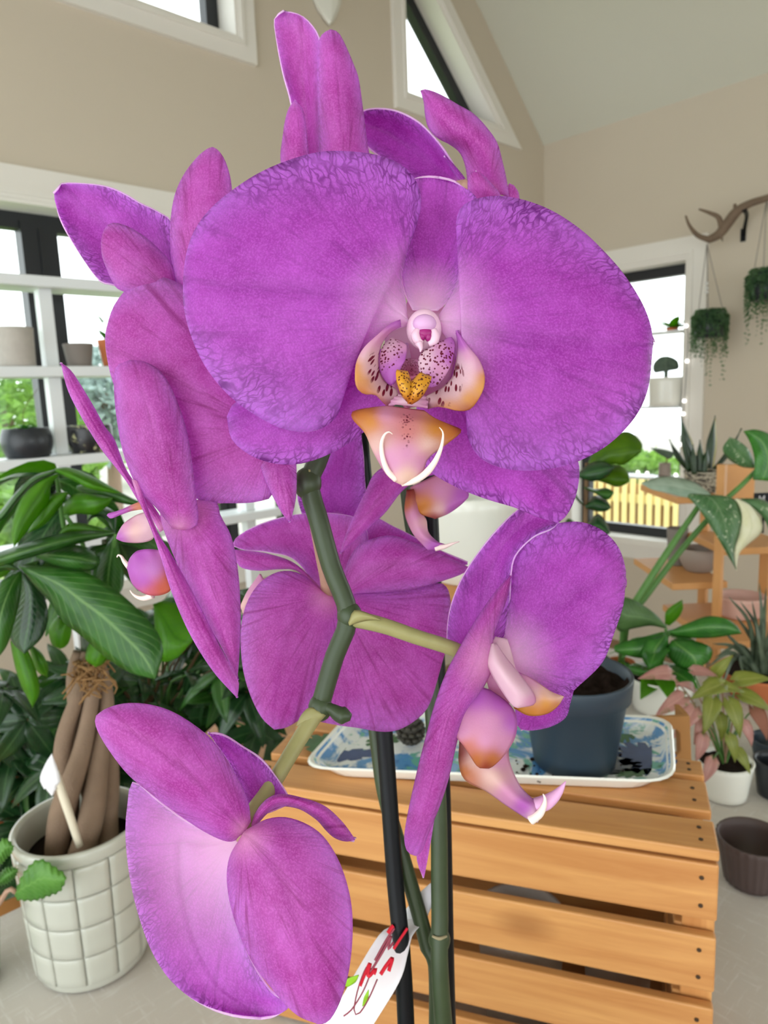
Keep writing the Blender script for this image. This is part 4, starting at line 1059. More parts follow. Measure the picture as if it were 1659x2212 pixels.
for k in range(22):
    x, y = rd.choice(((60,1205),(245,1160),(135,1075),(120,1025))); p = P(x+rd.uniform(-10,10), y+rd.uniform(-5,20), md+rd.uniform(.0,.08))
    a = rd.uniform(0, 6.28); addleaf(mt, LMx, rd.choice((G_MONEY, G_MONEY, G_BRIGHT, G_DARK)), p, (math.cos(a), math.sin(a)*.8+.35, rd.uniform(-.5,.35)), rd.uniform(-.5,.5))
for (x0,y0,x1,y1,x2,y2) in ((160,1240,100,1215,45,1225),(205,1330,235,1240,250,1155),(165,1260,140,1150,122,1024),(200,1300,180,1180,142,1112)):
    mesh('petiole', *tube([P(x0,y0,md), P(x1,y1,md-.02), P(x2,y2,D0+.01)], [.0032,.002], 7), GSTEM, mt)
# torn plant tag
tg = thing('torn_plant_label', 'torn white plant label on an ivory stick in the money tree pot', 'plant label', tuple(P(165, 1815, md-.06)))
mesh('stick', *tube([P(172, 1828, md-.045), P(150, 1760, md-.05), P(118, 1668, md-.055)], [.0035,.0042,.0042], 6, 8), IVORY, tg)
dt_ = md-.058
for nm_, L_, R_ in (('label_card', [(112,1628),(98,1650),(86,1682),(95,1705)], [(112,1628),(124,1660),(130,1688),(118,1700)]), ('label_card', [(100,1690),(98,1702),(110,1718)], [(122,1690),(122,1702),(113,1720)])):
    sheet(nm_, L_, R_, (dt_,)*4, tg, [TAGW], 10, 6, .002, 0, .001, .0008, leaf=True, white=0)

# ================================================================== LOW BENCH, SCHEFFLERA AND TERRACOTTA BEHIND THE TABLE
BZ = P(-30, 1900, 1.25).z
bn = thing('plant_bench', 'low wooden bench with terracotta pots behind the table at the left', 'bench', (.5, 1.25, 0))
mesh('bench_top', *abox(-.3, 1.0, 1.0, 1.62, BZ-.03, BZ-.001), PINE, bn, False)
for x in (-.25, .95):
    for y in (1.05, 1.57): mesh('leg', *abox(x-.025, x+.025, y-.025, y+.025, 0, BZ-.03), PINE, bn, False)
def bpot(name, label, cx, d, wt_, wb_, yt, mat, **k):
    p = P(cx, 1700, d); c = V3((p.x, p.y, BZ)); q = d/FPX
    return pot(name, label, c, wt_/2*q, wb_/2*q, zfor(c, yt)-BZ, mat, **k), c
bpot('terracotta_planter', 'big terracotta planter with a dark brown inside, left edge of the picture', -38, 1.28, 204, 130, 1535, TERRA, rim=(.006, .03))
shp, shc = bpot('potted_schefflera', 'bushy dark green schefflera behind the money tree', 345, 1.42, 190, 140, 1800, TERRA, soil=.9, cat='potted plant')
bpot('small_terracotta_pot', 'small light terracotta pot half hidden under dark leaves left of the tiled pot', 95, 1.36, 110, 80, 1725, TERRA, soil=.9)
rd = random.Random(21); LMs = leafmesh(.085, .034, .45, .2); LMs2 = leafmesh(.06, .026, .35, .2)
shz_ = shc.z+.2
spots_ = []
for k in range(112):
    if k < 62: x, y, d = rd.uniform(20, 650), rd.uniform(1440, 1890), rd.uniform(1.14, 1.5)
    elif k < 86: x, y, d = rd.uniform(-10, 160), rd.uniform(1455, 1900), rd.uniform(1.10, 1.24)
    else: x, y, d = rd.uniform(300, 640), rd.uniform(1290, 1600), rd.uniform(1.2, 1.6)
    if x > 600 and y > 1600: continue
    if 20 < x < 130 and y < 1500: continue
    spots_.append((d, x, y))
nleaf = 0; SV, SF, SU = [], [], []
for k, (d, x, y) in enumerate(sorted(spots_)):
    c = P(x, y, d)
    if c.y < TY1+.10: c.y = TY1+.10
    axis = V3((rd.uniform(-.5,.5), rd.uniform(-.9,.1), rd.uniform(.3,1))).normalized()
    a_ = axis.orthogonal().normalized(); b_ = axis.cross(a_); nl_ = rd.choice((5,6,7)); lm = rd.choice((LMs, LMs, LMs2))
    mt_ = G_DARK if rd.random() < .8 else G_MONEY
    for i in range(nl_):
        an = 2*math.pi*i/nl_+rd.uniform(-.15,.15); dr = a_*math.cos(an)+b_*math.sin(an)+axis*rd.uniform(-.25,.15); ro = rd.uniform(-.2,.2)
        if nleaf < 300: addleaf(shp, lm, mt_, c, dr, ro, axis); nleaf += 1
        else:
            M_ = orient(c, dr, axis, ro); n_ = len(SV)
            SV += [M_@v for v in lm[0]]; SF += [tuple(q+n_ for q in f) for f in lm[1]]; SU += lm[2]
    mid = (c+shc+V3((0,0,.12)))/2+V3((0,0,.06)); mesh('stem', *tube([shc+V3((rd.uniform(-.04,.04), rd.uniform(-.04,.04), .15)), mid, c], [.004,.0018], 5, 8), GSTEM if k % 2 else WSTEM, shp)
mesh('leaf_mass', SV, SF, G_DARK, shp, True, SU)['kind'] = 'stuff'

# ================================================================== SMALL PLANT AT THE LOWER LEFT CORNER
cpc = onz(-62, 2120, TZ+.0015); cq = depth(cpc)/FPX
cp = pot('potted_scalloped_plant', 'small plant with scalloped leaves in a pale green pot at the lower left corner', cpc, 76*cq*.9, 56*cq, zfor(cpc, 2010)-cpc.z, plain('pale_green_pot', srgb(176,186,164), .4, .4, .03, 12), soil=.88, cat='potted plant')
cd_ = depth(cpc)-.06
def scallop(pts, amp, per):
    c = catmull([V3((x,y,0)) for x,y in pts], 40); out = []
    for i, p in enumerate(c):
        t = (c[min(i+1,39)]-c[max(i-1,0)]).normalized(); o = amp*math.sin(i*per); out.append((p.x-t.y*o, p.y+t.x*o))
    return out
def sleaf(L, R, d): return sheet('leaf', scallop(L, 2.2, 1.6), scallop(R, 2.2, 1.6), d, cp, [G_BRIGHT2], 40, 12, .006, .001, wave=.001, thick=.0012, leaf=True, white=0)
G_BRIGHT2 = leaf_mat('scalloped_leaf', srgb(70,124,44), srgb(104,158,66), .4, .3, srgb(120,170,80))
sleaf([(34,1926),(48,1890),(72,1862),(92,1857),(118,1872),(140,1888),(142,1900)], [(33,1930),(36,1943),(70,1946),(100,1938),(130,1925),(142,1902)], (cd_,cd_-.01,cd_-.01,cd_-.015))
sleaf([(-20,1880),(-10,1840),(5,1812),(20,1815),(30,1830)], [(-22,1885),(0,1870),(14,1855),(26,1842),(30,1831)], (cd_,)*4)
sleaf([(-10,1910),(5,1880),(25,1872),(40,1878)], [(-12,1915),(10,1912),(30,1900),(40,1880)], (cd_+.01,)*4)
mesh('stem', *tube([cpc+V3((0,0,.06)), P(-10, 1960, cd_+.01), P(18, 1922, cd_), P(36, 1928, cd_)], [.003,.0025], 6), PEDIC, cp)
mesh('stem', *tube([cpc+V3((0,0,.06)), P(-20, 1930, cd_+.01), P(-18, 1884, cd_)], [.003,.002], 6), PEDIC, cp)

# ================================================================== RIGHT-HAND PLANTS
# fiddle leaf
fpc = onz(1255, 1520, TZ+.0015); fd = depth(fpc)
fp = pot('potted_fiddle_leaf', 'fiddle leaf fig with sunlit lobed leaves in front of the right window', fpc, .055, .045, .09, DARKP, soil=.9, cat='potted plant')
mesh('trunk', *tube([fpc+V3((0,0,.08)), P(1262, 1200, fd), P(1266, 1060, fd), P(1268, 1000, fd)], [.006,.005,.004], 8), WSTEM, fp)
FK = dict(wave=.002, thick=.0008, leaf=True, white=0)
for L_, R_, mt_, dd in (
    ([(1268,1008),(1276,985),(1296,962),(1318,945),(1350,932),(1372,940),(1388,960),(1386,975)], [(1272,1014),(1300,1014),(1322,1002),(1345,1005),(1368,990),(1386,976)], G_FIDDLE, 0),
    ([(1250,1020),(1275,1000),(1305,996),(1328,1008)], [(1250,1032),(1280,1040),(1310,1030),(1328,1010)], G_DARK, -.03),
    ([(1285,1032),(1310,1008),(1338,1005),(1356,1020),(1360,1036)], [(1288,1038),(1308,1044),(1332,1052),(1352,1046),(1360,1037)], G_FIDDLE, .02),
    ([(1262,1050),(1285,1056),(1310,1054),(1326,1062)], [(1262,1056),(1285,1066),(1312,1080),(1326,1066)], G_MONEY, 0),
    ([(1262,1090),(1240,1060),(1225,1050)], [(1266,1094),(1250,1085),(1225,1052)], G_DARK, 0),
    ([(1264,1090),(1285,1070),(1310,1080),(1320,1095)], [(1264,1098),(1290,1105),(1310,1104),(1320,1097)], G_DARK, 0),
    ([(1262,1140),(1290,1110),(1310,1128),(1318,1150)], [(1262,1148),(1285,1160),(1305,1158),(1318,1152)], G_DARK, .02),
    ([(1262,1150),(1230,1120),(1215,1140),(1200,1175)], [(1264,1156),(1250,1175),(1225,1180),(1200,1178)], G_MONEY, .0)):
    sheet('leaf', L_, R_, (fd+dd,fd+dd,fd+dd-.02,fd+dd-.03), fp, [mt_], 24, 9, .02, .003, **FK)
# variegated philodendron
vd = depth(vpc)-.05
v0 = vpc-V3((0,0,.012))
pe = lambda pts, r: mesh('petiole', *tube([v0]+[P(x, y, d) for x, y, d in pts], r, 9, 36), GSTEM, vpot)
pe([(1352,1330,vd),(1374,1298,vd),(1440,1195,vd),(1510,1092,vd)], [.006,.0072,.0068,.005])
pe([(1358,1335,vd+.03),(1390,1295,vd+.03),(1470,1190,vd+.03),(1560,1088,vd+.02),(1600,1050,vd+.02),(1632,1018,vd+.02)], [.006,.006,.0055,.0045])
VK = dict(wave=.002, thick=.0009, leaf=True, white=0)
v = vd-.03
sheet('leaf', [(1535,1066),(1500,1042),(1460,1030),(1420,1031),(1385,1043)], [(1540,1076),(1490,1076),(1445,1066),(1408,1057),(1385,1044)], (v,v+.03,v-.01,v-.03), vpot, [G_PALE], 20, 9, .012, .002, **VK)
sheet('leaf', [(1460,1064),(1490,1078),(1515,1108),(1538,1142),(1555,1170),(1572,1200),(1590,1230)], [(1560,1070),(1588,1080),(1602,1112),(1598,1150),(1588,1182),(1586,1205),(1590,1230)], (v,v-.02,v-.01,v-.03), vpot, [G_VAR], 22, 11, .014, .001, **VK)
sheet('leaf', [(1588,1078),(1602,1112),(1598,1150),(1588,1182),(1586,1205),(1591,1232)], [(1592,1076),(1622,1092),(1644,1120),(1645,1150),(1612,1180),(1596,1198),(1591,1232)], (v,v-.012,v+.01,v-.03), vpot, [G_CREAM], 20, 9, .012, .001, label='cream half of the drooping leaf', **VK)
sheet('leaf', [(1596,1084),(1630,1100),(1655,1130),(1668,1170),(1680,1190)], [(1602,1076),(1650,1080),(1690,1110),(1700,1150),(1680,1192)], (v+.03,v+.02,v+.03,v+.02), vpot, [G_VAR], 18, 9, .012, .001, **VK)
sheet('leaf', [(1628,1012),(1600,1008),(1572,990),(1561,968),(1576,945)], [(1632,1004),(1618,972),(1600,955),(1588,948),(1576,944)], (v+.04,v+.03,v+.02,v), vpot, [G_VAR], 18, 9, .010, .002, **VK)
sheet('leaf', [(1626,1036),(1630,1000),(1625,970),(1616,948),(1606,932)], [(1668,1040),(1690,990),(1672,945),(1635,928),(1606,931)], (v+.02,v+.02,v+.03,v), vpot, [G_POTHOS], 18, 9, .012, .002, **VK)
# pothos
pd_ = depth(wjc)-.02
def pl(L_, R_, mat, o=0, b=.012): return sheet('leaf', L_, R_, (pd_+o,pd_+o-.01,pd_+o-.01,pd_+o-.02), wj, [mat], 20, 9, b, .002, wave=.002, thick=.0008, leaf=True, white=0)
pl([(1440,1354),(1418,1328),(1385,1305),(1348,1290),(1318,1310)], [(1438,1358),(1405,1352),(1368,1358),(1335,1362),(1318,1312)], leaf_mat('dull_leaf', srgb(66,98,52), srgb(84,118,64), .45, .2), .0)
pl([(1436,1348),(1438,1322),(1452,1308),(1474,1295)], [(1446,1352),(1464,1336),(1475,1316),(1474,1296)], G_BRIGHT)
pl([(1447,1362),(1488,1345),(1528,1331),(1568,1336),(1592,1352),(1602,1368)], [(1447,1370),(1490,1378),(1540,1378),(1578,1372),(1602,1369)], G_POTHOS)
pl([(1432,1364),(1395,1374),(1348,1386),(1326,1396),(1330,1408)], [(1442,1374),(1432,1408),(1400,1422),(1360,1418),(1330,1409)], G_POTHOS, -.01)
pl([(1430,1372),(1395,1385),(1385,1415),(1400,1445)], [(1442,1372),(1444,1400),(1428,1436),(1400,1447)], G_POTHOS, -.02)
pl([(1450,1384),(1440,1402),(1452,1430),(1480,1446),(1500,1446)], [(1458,1380),(1508,1386),(1538,1402),(1532,1428),(1500,1447)], G_POTHOS, -.02, .02)
pl([(1360,1432),(1330,1430),(1312,1440),(1300,1452)], [(1362,1440),(1340,1452),(1318,1458),(1300,1454)], G_BRIGHT, .02)
pl([(1400,1448),(1380,1440),(1358,1436),(1345,1424)], [(1405,1452),(1385,1460),(1360,1452),(1345,1425)], G_POTHOS, -.03)
rd = random.Random(31)
LMh = leafmesh(.06, .045, .4, .15, heart=1)
for k in range(16):
    a = rd.uniform(0, 6.28); p = wjc+V3((.03*math.cos(a), .03*math.sin(a), rd.uniform(-.005, .07))); addleaf(wj, LMh, rd.choice((G_POTHOS, G_POTHOS, G_BRIGHT)), p, (math.cos(a), math.sin(a), rd.uniform(-.2,.4)), rd.uniform(-.4,.4))
for x, y in ((1440,1356),(1436,1366),(1446,1364),(1452,1384),(1438,1350)):
    mesh('stem', *tube([wjc-V3((0,0,.012)), P(1432, 1420, pd_+.01), P(x, y, pd_)], [.0025,.0016], 6), GSTEM, wj)
mesh('vine', *tube([wjc-V3((0,0,.01)), P(1452,1462,pd_-.05), P(1462,1480,pd_-.07), P(1466,1520,pd_-.075)], [.002,.0014], 6), PEDIC, wj)
# pink syngonium
sd = depth(sc_ if False else sp_.matrix_world.translation) if False else depth(onz(1563, 1640, TZ+.07))
stop = onz(1563, 1715, TZ+.0015); stop.z = zfor(stop, 1648)
LMp = leafmesh(.046, .026, .5, .25, heart=1); LMq = leafmesh(.034, .019, .5, .25, heart=1); sqz = depth(stop)
for i, (x, y, dx, dy, mat, big, o) in enumerate(((1450,1455,-.9,.2,G_PINK,1,0),(1495,1448,.9,.1,G_PINK,0,.02),(1530,1480,1,.15,G_OLIVE,1,-.02),(1560,1478,-1,-.1,G_OLIVE,1,-.03),(1590,1470,1,.4,G_OLIVE,1,0),(1478,1505,-1,-.3,G_PINK,1,-.03),(1500,1530,-.7,-.6,G_PINK,1,-.04),(1540,1510,-.3,-.5,G_OLIVE,1,-.04),(1575,1515,.2,-.6,G_OLIVE,1,-.04),(1600,1500,.9,-.2,G_OLIVE,1,0),(1628,1530,.5,-.8,plain('dry_leaf', srgb(140,92,74), .6, .2, .2, 40),1,0),(1520,1590,-.4,-1,G_PINK,0,-.05),(1575,1590,.3,-.9,G_OLIVE,0,-.05),(1540,1640,-.5,-.8,G_PINK,0,-.05),(1590,1620,.5,-.6,G_OLIVE,0,-.04),(1555,1545,.1,-1,G_OLIVE,0,-.03),(1520,1555,-.5,-.9,G_PINK,0,-.04),(1605,1560,.5,-.9,G_PINK,0,-.02),(1500,1490,-.4,.4,G_PINK,0,0),(1545,1455,.2,.6,G_OLIVE,0,.02))):
    p = P(x, y, sqz+o); ddir = RT*dx+UP*dy-FW*.45
    addleaf(sp_, LMp if big else LMq, mat, p, ddir, 0, (-FW+UP*.9))
    mesh('stem', *tube([stop-V3((0,0,.008)), (stop+p)/2+UP*.012, p], [.0016,.0011], 5, 8), PEDIC if i % 3 == 0 else GSTEM, sp_)
mesh('inner_pot', *lathe(stop, [(.036,-.01),(.0385,.003),(.040,.0045),(.0385,.0055),(.037,.003),(.036,-.01)], 32), DARKP, sp_)
# grassy plant at the right edge
gd = depth(gpc)
for i, (x1, y1, xm, ym) in enumerate(((1575,1290,1620,1350),(1560,1360,1600,1400),(1540,1390,1590,1400),(1600,1300,1635,1360),(1655,1270,1650,1350),(1685,1300,1660,1380),(1530,1440,1580,1410),(1545,1420,1600,1395),(1625,1300,1640,1380),(1700,1380,1670,1400),(1560,1480,1590,1420),(1590,1330,1630,1390),(1640,1260,1645,1340),(1610,1470,1600,1420))):
    b0 = gpc+V3((.01*math.sin(i*2), .01*math.cos(i*2), -.012)); pm = P(xm, ym, gd-.04+.01*(i % 4)); p1_ = P(x1, y1, gd-.08+.02*(i % 5))
    c = catmull([b0, pm, p1_], 14); V, F, uv = [], [], []
    for k, p in enumerate(c):
        s = k/13; t = (c[min(k+1,13)]-c[max(k-1,0)]).normalized(); w = t.cross(FW).normalized()*(.0062*(1-s)**.6+.0004)
        V += [p-w, p+FW*.0015, p+w]; uv += [(0,s),(.5,s),(1,s)]
    for k in range(13): a = k*3; F += [(a,a+1,a+4,a+3),(a+1,a+2,a+5,a+4)]
    o = mesh('leaf', V, F, G_SPIDER, gp_, True, uv); m_ = o.modifiers.new('thickness','SOLIDIFY'); m_.thickness = .0007

# ================================================================== THE ORCHID
oc = V3((P(950,2240,.33).x, P(950,2240,.33).y, TZ+.0015))
orc = thing('orchid', 'magenta moth orchid with two tall flower spikes, in front of the wooden crate', 'orchid', tuple(oc))
def add(name, g, mat, par=None, **k): return mesh(name, *g, mat, par or orc, **k)
# its pot, below the frame
add('pot', lathe(oc, [(.001,0),(.045,0),(.047,.003),(.060,.115),(.063,.117),(.063,.125),(.060,.127),(.057,.12),(.045,.01),(.001,.01)], 48), plain('brown_orchid_pot', srgb(140,88,58), .5, .4, .06, 12))
add('bark_mix', lathe(oc, [(.001,.112),(.03,.116),(.057,.110),(.057,.105),(.001,.105)], 32), SOIL)
ol = oc+V3((0,0,.115))
def strap(pts, w, nm='leaf'):
    c = catmull(pts, 18); V, F, uv = [], [], []
    for k, p in enumerate(c):
        s = k/17; t = (c[min(k+1,17)]-c[max(k-1,0)]).normalized(); x = t.cross(V3((0,0,1)))
        x = (x if x.length > .05 else RT.copy()).normalized()*w*max(.06, math.sin(math.pi*min(1,.12+s*.88))**.6); up = x.cross(t).normalized()
        for j in range(7): q = j/3-1; V.append(p+x*q+up*(.006*abs(q))); uv.append((j/6, s))
    for k in range(17):
        for j in range(6): a = k*7+j; F.append((a,a+1,a+8,a+7))
    o = mesh(nm, V, F, G_GREY, orc, True, uv); m_ = o.modifiers.new('thickness','SOLIDIFY'); m_.thickness = .0022
strap([ol, ol+RT*-.03+V3((0,0,.06)), P(735,2300,.335), P(715,2196,.345)], .018)
strap([ol, ol+RT*.05+FW*.02+V3((0,0,.05)), ol+RT*.13+FW*.03+V3((0,0,.04))], .022)
strap([ol, ol-RT*.06+FW*.05+V3((0,0,.06)), ol-RT*.14+FW*.07+V3((0,0,.03))], .022)
strap([ol, ol-FW*.03+RT*.03+V3((0,0,.05)), ol-FW*.08+RT*.07+V3((0,0,.03))], .02)
# spikes, rising behind the flowers and arching over to the front
add('flower_spike', tube([ol+V3((.012,-.01,-.01)), P(958,2212,.335), P(950,1950,.335), P(945,1700,.335), P(915,1300,.338), P(884,1100,.338), P(862,900,.332), P(850,700,.315), P(846,520,.298), P(855,440,.288)], [.0046,.0044,.0040,.0034,.0028], 12, 70), STEM)
add('flower_spike', tube([ol+V3((-.012,.006,-.01)), P(944,2180,.345), P(922,2040,.345), P(878,1880,.345), P(832,1720,.346), P(812,1580,.347), P(770,1250,.347), P(743,1040,.342), P(738,900,.330), P(745,780,.308), P(742,800,.272), P(716,890,.256), P(690,985,.252), P(668,1045,.251), P(690,1130,.250), P(716,1225,.250), P(752,1330,.249), P(722,1420,.248), P(690,1530,.247)], [.0046,.0044,.0042,.0040,.0038,.0037,.0036,.0036,.0034,.0036,.0036,.0035,.0033], 12, 150), STEM)
for x, y, d, r in ((949,2030,.335,.0052),(755,1330,.249,.0044),(692,1528,.247,.0042),(664,1044,.251,.0050)):
    add('node', ball(P(x,y,d), r, r, r*1.15, 14, 9, (RT, FW, UP)), STEM)
add('node_bract', tube([P(934,2022,.331), P(949,2027,.3296), P(965,2022,.331)], [.0006,.0009,.0006], 5, 8), plain('dry_bract', srgb(150,140,110), .7, .2, .1, 50))
add('bract', lathe((0,0,0), [(.001,0),(.001,.001)], 3), STEMP) if False else None
def bract(L, R, d, nm='bract', mat=None): sheet(nm, L, R, (d,)*4, orc, [mat or STEMP], 10, 6, .0016, 0, 0, .0005, leaf=True, white=0)
bract([(640,1050),(642,1030),(655,1018),(672,1010)], [(645,1058),(660,1055),(672,1045),(674,1012)], .2485)
bract([(752,1345),(765,1318),(795,1324),(822,1338)], [(755,1352),(775,1345),(800,1340),(822,1340)], .2445)
bract([(676,1528),(664,1530),(650,1545),(640,1566)], [(704,1546),(688,1562),(665,1572),(640,1568)], .2435)
add('bud', tube([P(700,1527,.246), P(716,1532,.245), P(733,1543,.2445), P(748,1547,.244), P(758,1550,.244)], [.0022,.0019,.0026,.0031,.0012], 12, 16), STEM)
add('pedicel', tube([P(686,1535,.246), P(645,1600,.241), P(585,1700,.231), P(548,1752,.225), P(528,1788,.222)], [.0029,.0027,.0026,.0026,.0027], 12, 24), STEMP)
add('pedicel', tube([P(760,1335,.248), P(830,1352,.247), P(900,1376,.248), P(975,1400,.252), P(1040,1430,.258)], [.0030,.0027,.0026,.0026,.0026], 12, 24), STEMP)
add('pedicel', tube([P(664,1058,.253), P(678,1120,.262), P(694,1200,.278), P(704,1250,.288), P(707,1290,.296)], [.0020,.0021,.0023,.0025,.0027], 12, 24), PEDIC)
add('pedicel', tube([P(668,1040,.252), P(560,1040,.262), P(460,1080,.262), P(392,1130,.246)], [.0026,.0025,.0025], 10, 20), STEMP)
add('pedicel', tube([P(716,890,.256), P(800,800,.245), P(880,735,.225), P(915,705,.214)], [.0028,.0026,.0026], 10, 18), STEMP)
add('pedicel', tube([P(855,440,.288), P(780,450,.286), P(695,430,.282)], [.0028,.0025,.0025], 10, 12), STEMP)
add('pedicel', tube([P(855,440,.288), P(920,420,.285), P(1005,402,.274)], [.0028,.0026,.0026], 10, 12), PEDIC)
add('pedicel', tube([P(745,780,.308), P(640,760,.290), P(520,720,.272), P(380,640,.258)], [.0028,.0026,.0026], 10, 16), STEMP)
add('pedicel', tube([P(862,900,.332), P(880,960,.315), P(905,1030,.296)], [.0028,.0025,.0025], 10, 12), PEDIC)

def flower(label, x, y, d, r=.0028):
    o = mesh('flower', *ball(P(x, y, d), r, r, r, 12, 8, (RT, FW, UP)), PEDIC, orc); o['label'] = label; return o
WHT, PNK, PUR, ORG, YLW, RED_, MAG = srgb(238,206,220), srgb(226,162,204), srgb(196,104,204), srgb(206,126,48), srgb(226,164,50), srgb(150,50,40), srgb(150,40,96)
YORG = srgb(216,146,44); CREAM_ = srgb(238,206,196)
def pet(f, L, R, d, mats=FACE, nm='petal', **k): return sheet(nm, L, R, d, f, mats, **{**dict(N=34, M=20, seed=len(f.children)*1.7+f.location.x), **k})
def lip(f, L, R, d, tints, spots=None, nm='lip_lobe', mat=None, **k): return sheet(nm, L, R, d, f, [mat or LIPM], **{**dict(N=26, M=16, white=0, bulge=.003, thick=.0009, tints=tints, spots=spots or [], rib=0), **k})

# --- main flower -----------------------------------------------------------
f1 = mesh('flower', *ball(P(916,712,.2040), .0050, .0040, .0058, 26, 16, (RT, FW, UP)), COLW, orc); f1['label'] = 'large flower facing the viewer, with yellow callus'
pet(f1, [(880,680),(876,645),(868,605),(878,550),(898,492),(910,440),(901,395),(870,358),(820,336),(760,327),(690,328),(620,347),(560,373),(508,406),(460,445),(424,490),(404,540),(396,595),(395,640)],
        [(884,704),(852,714),(812,738),(778,772),(752,815),(741,860),(728,898),(700,923),(660,933),(610,926),(560,902),(510,868),(468,826),(432,772),(408,712),(397,665),(395,640)], (.206,.207,.2015,.212), N=56, M=40, bulge=.0055, white=.40, whitepow=1.5, wave=.0007, base=(905,692))
pet(f1, [(948,680),(966,652),(983,617),(993,572),(989,522),(985,482),(996,448),(1030,429),(1080,423),(1140,434),(1200,459),(1260,500),(1310,548),(1350,595),(1386,652),(1405,700),(1411,740)],
        [(948,706),(972,744),(986,780),(996,820),(1003,865),(1007,910),(1012,950),(1036,988),(1082,1010),(1140,1017),(1205,1010),(1255,994),(1305,967),(1348,930),(1382,885),(1402,830),(1411,740)], (.206,.209,.2015,.210), N=56, M=40, bulge=.0055, white=.40, whitepow=1.5, wave=.0007, base=(925,692))
pet(f1, [(893,668),(872,620),(867,560),(869,500),(879,430),(886,392),(915,384),(948,386)], [(945,668),(974,640),(998,585),(1012,520),(1035,470),(1028,425),(985,396),(948,386)], (.2085,.213,.213,.216), nm='sepal', bulge=-.003, white=.42, whitepow=1.2)
pet(f1, [(880,740),(760,770),(640,812),(552,848),(505,872),(490,900)], [(895,800),(842,880),(790,930),(740,966),(690,990),(640,1003),(585,1000),(535,980),(500,948),(490,902)], (.209,.218,.216,.220), nm='sepal', white=.2)
pet(f1, [(945,740),(1050,800),(1150,880),(1222,950),(1250,1000),(1247,1060),(1228,1108),(1208,1128)], [(915,800),(900,880),(892,960),(925,1015),(985,1052),(1050,1078),(1110,1096),(1165,1118),(1208,1130)], (.209,.217,.216,.222), nm='sepal', white=.2)
lip(f1, [(888,636),(866,680),(836,715),(836,780),(856,850),(880,880)], [(950,636),(962,680),(974,715),(980,780),(955,850),(884,880)], (.2120,.2086,.2086,.2040), [(915,680,WHT),(870,710,srgb(236,210,226)),(965,710,srgb(236,210,226)),(870,780,PNK),(960,780,PNK),(900,840,srgb(200,110,160))], None, nm='flower_throat', bulge=-.002)
# column cap
cp0 = P(917,722,.2005)
mesh('anther_cap', *ball(P(917,700,.2014), .0034, .0028, .0027, 18, 10, (RT, FW, UP)), ANTH, f1)
mesh('stigma', *join(ball(P(918,720,.2006), .0022, .0014, .0016, 14, 9, (RT, FW, UP)), ball(P(911,727,.2006), .0012, .0013, .0013, 10, 7, (RT, FW, UP)), ball(P(926,728,.2006), .0011, .0013, .0014, 10, 7, (RT, FW, UP)), ball(P(919,710,.2006), .0011, .0012, .0012, 10, 7, (RT, FW, UP))), COLD, f1)
mesh('column_wing', *tube([P(903,712,.2006), P(898,724,.2004), P(903,736,.2004), P(912,742,.2006)], [.0009,.0014,.0014,.0008], 8, 12), COLW, f1)
mesh('column_wing', *tube([P(936,712,.2006), P(940,726,.2004), P(936,738,.2004), P(926,744,.2006)], [.0009,.0014,.0014,.0008], 8, 12), COLW, f1)
mesh('column_tooth', *tube([P(905,742,.2003), P(909,752,.1995), P(908,760,.199)], [.0012,.0007,.0002], 8, 6), COLW, f1)
# lip: side lobes with speckled inner faces
tl = [(862,694,PUR),(840,702,PUR),(810,730,PNK),(783,758,PNK),(800,800,WHT),(812,820,WHT),(790,770,WHT),(769,790,YORG),(770,815,YLW),(785,845,ORG),(810,850,ORG),(826,868,RED_),(836,875,MAG),(790,825,YORG),(820,840,WHT),(840,850,WHT),(825,760,WHT),(845,720,PNK),(800,770,CREAM_)]
lip(f1, [(865,690),(843,699),(812,726),(785,752),(769,784),(767,817),(773,841),(788,852),(810,853),(825,868),(836,878)], [(867,706),(845,718),(826,742),(818,775),(822,806),(836,828),(854,838),(860,850),(856,862),(848,872),(838,878)], (.2015,.1945,.201,.198), tl,
    [(812,788,22),(822,815,20),(836,838,20),(850,848,16)], mat=LIPS, bulge=.0022)
ti = [(843,730,WHT),(872,745,PNK),(876,775,PUR),(855,825,PUR),(840,800,PUR),(825,770,PNK),(830,740,WHT)]
lip(f1, [(846,728),(828,745),(819,775),(824,808),(838,830),(850,830)], [(868,737),(879,748),(876,774),(866,796),(856,822),(850,831)], (.203,.2005,.1985,.1995), ti, [(840,752,22),(832,780,20),(852,760,16),(838,768,24)], nm='lip_inner_lobe', bulge=.0012)
tr_ = [(986,718,PUR),(1000,742,PUR),(1015,770,PNK),(1035,790,PNK),(1044,815,YORG),(1040,840,YLW),(1025,868,ORG),(1008,884,RED_),(985,884,ORG),(965,880,YORG),(946,876,RED_),(1010,862,YLW),(985,830,WHT),(990,790,WHT),(960,850,WHT),(935,865,WHT),(1010,820,WHT),(1015,790,WHT),(985,850,WHT),(1000,800,WHT),(926,884,MAG)]
lip(f1, [(984,714),(988,752),(982,790),(975,816),(953,838),(934,848),(920,856)], [(990,716),(1012,748),(1036,778),(1047,810),(1045,838),(1031,867),(1013,886),(990,887),(965,882),(945,879),(924,884)], (.2015,.201,.1945,.199), tr_,
    [(980,806,20),(964,834,24),(945,850,22),(976,836,18),(955,858,18)], mat=LIPS, bulge=.0022)
lip(f1, [(905,800),(903,780),(912,760),(930,750),(950,738),(966,730),(974,728)], [(926,838),(945,832),(962,812),(976,784),(982,756),(982,738),(976,728)], (.1995,.1995,.1985,.2025), [(916,760,WHT),(950,745,PNK),(970,732,PUR),(975,770,PUR),(950,800,PNK),(925,825,PUR),(910,790,WHT)], [(930,780,34),(950,765,30),(935,810,24),(955,790,30)], nm='lip_inner_lobe', bulge=.0012)
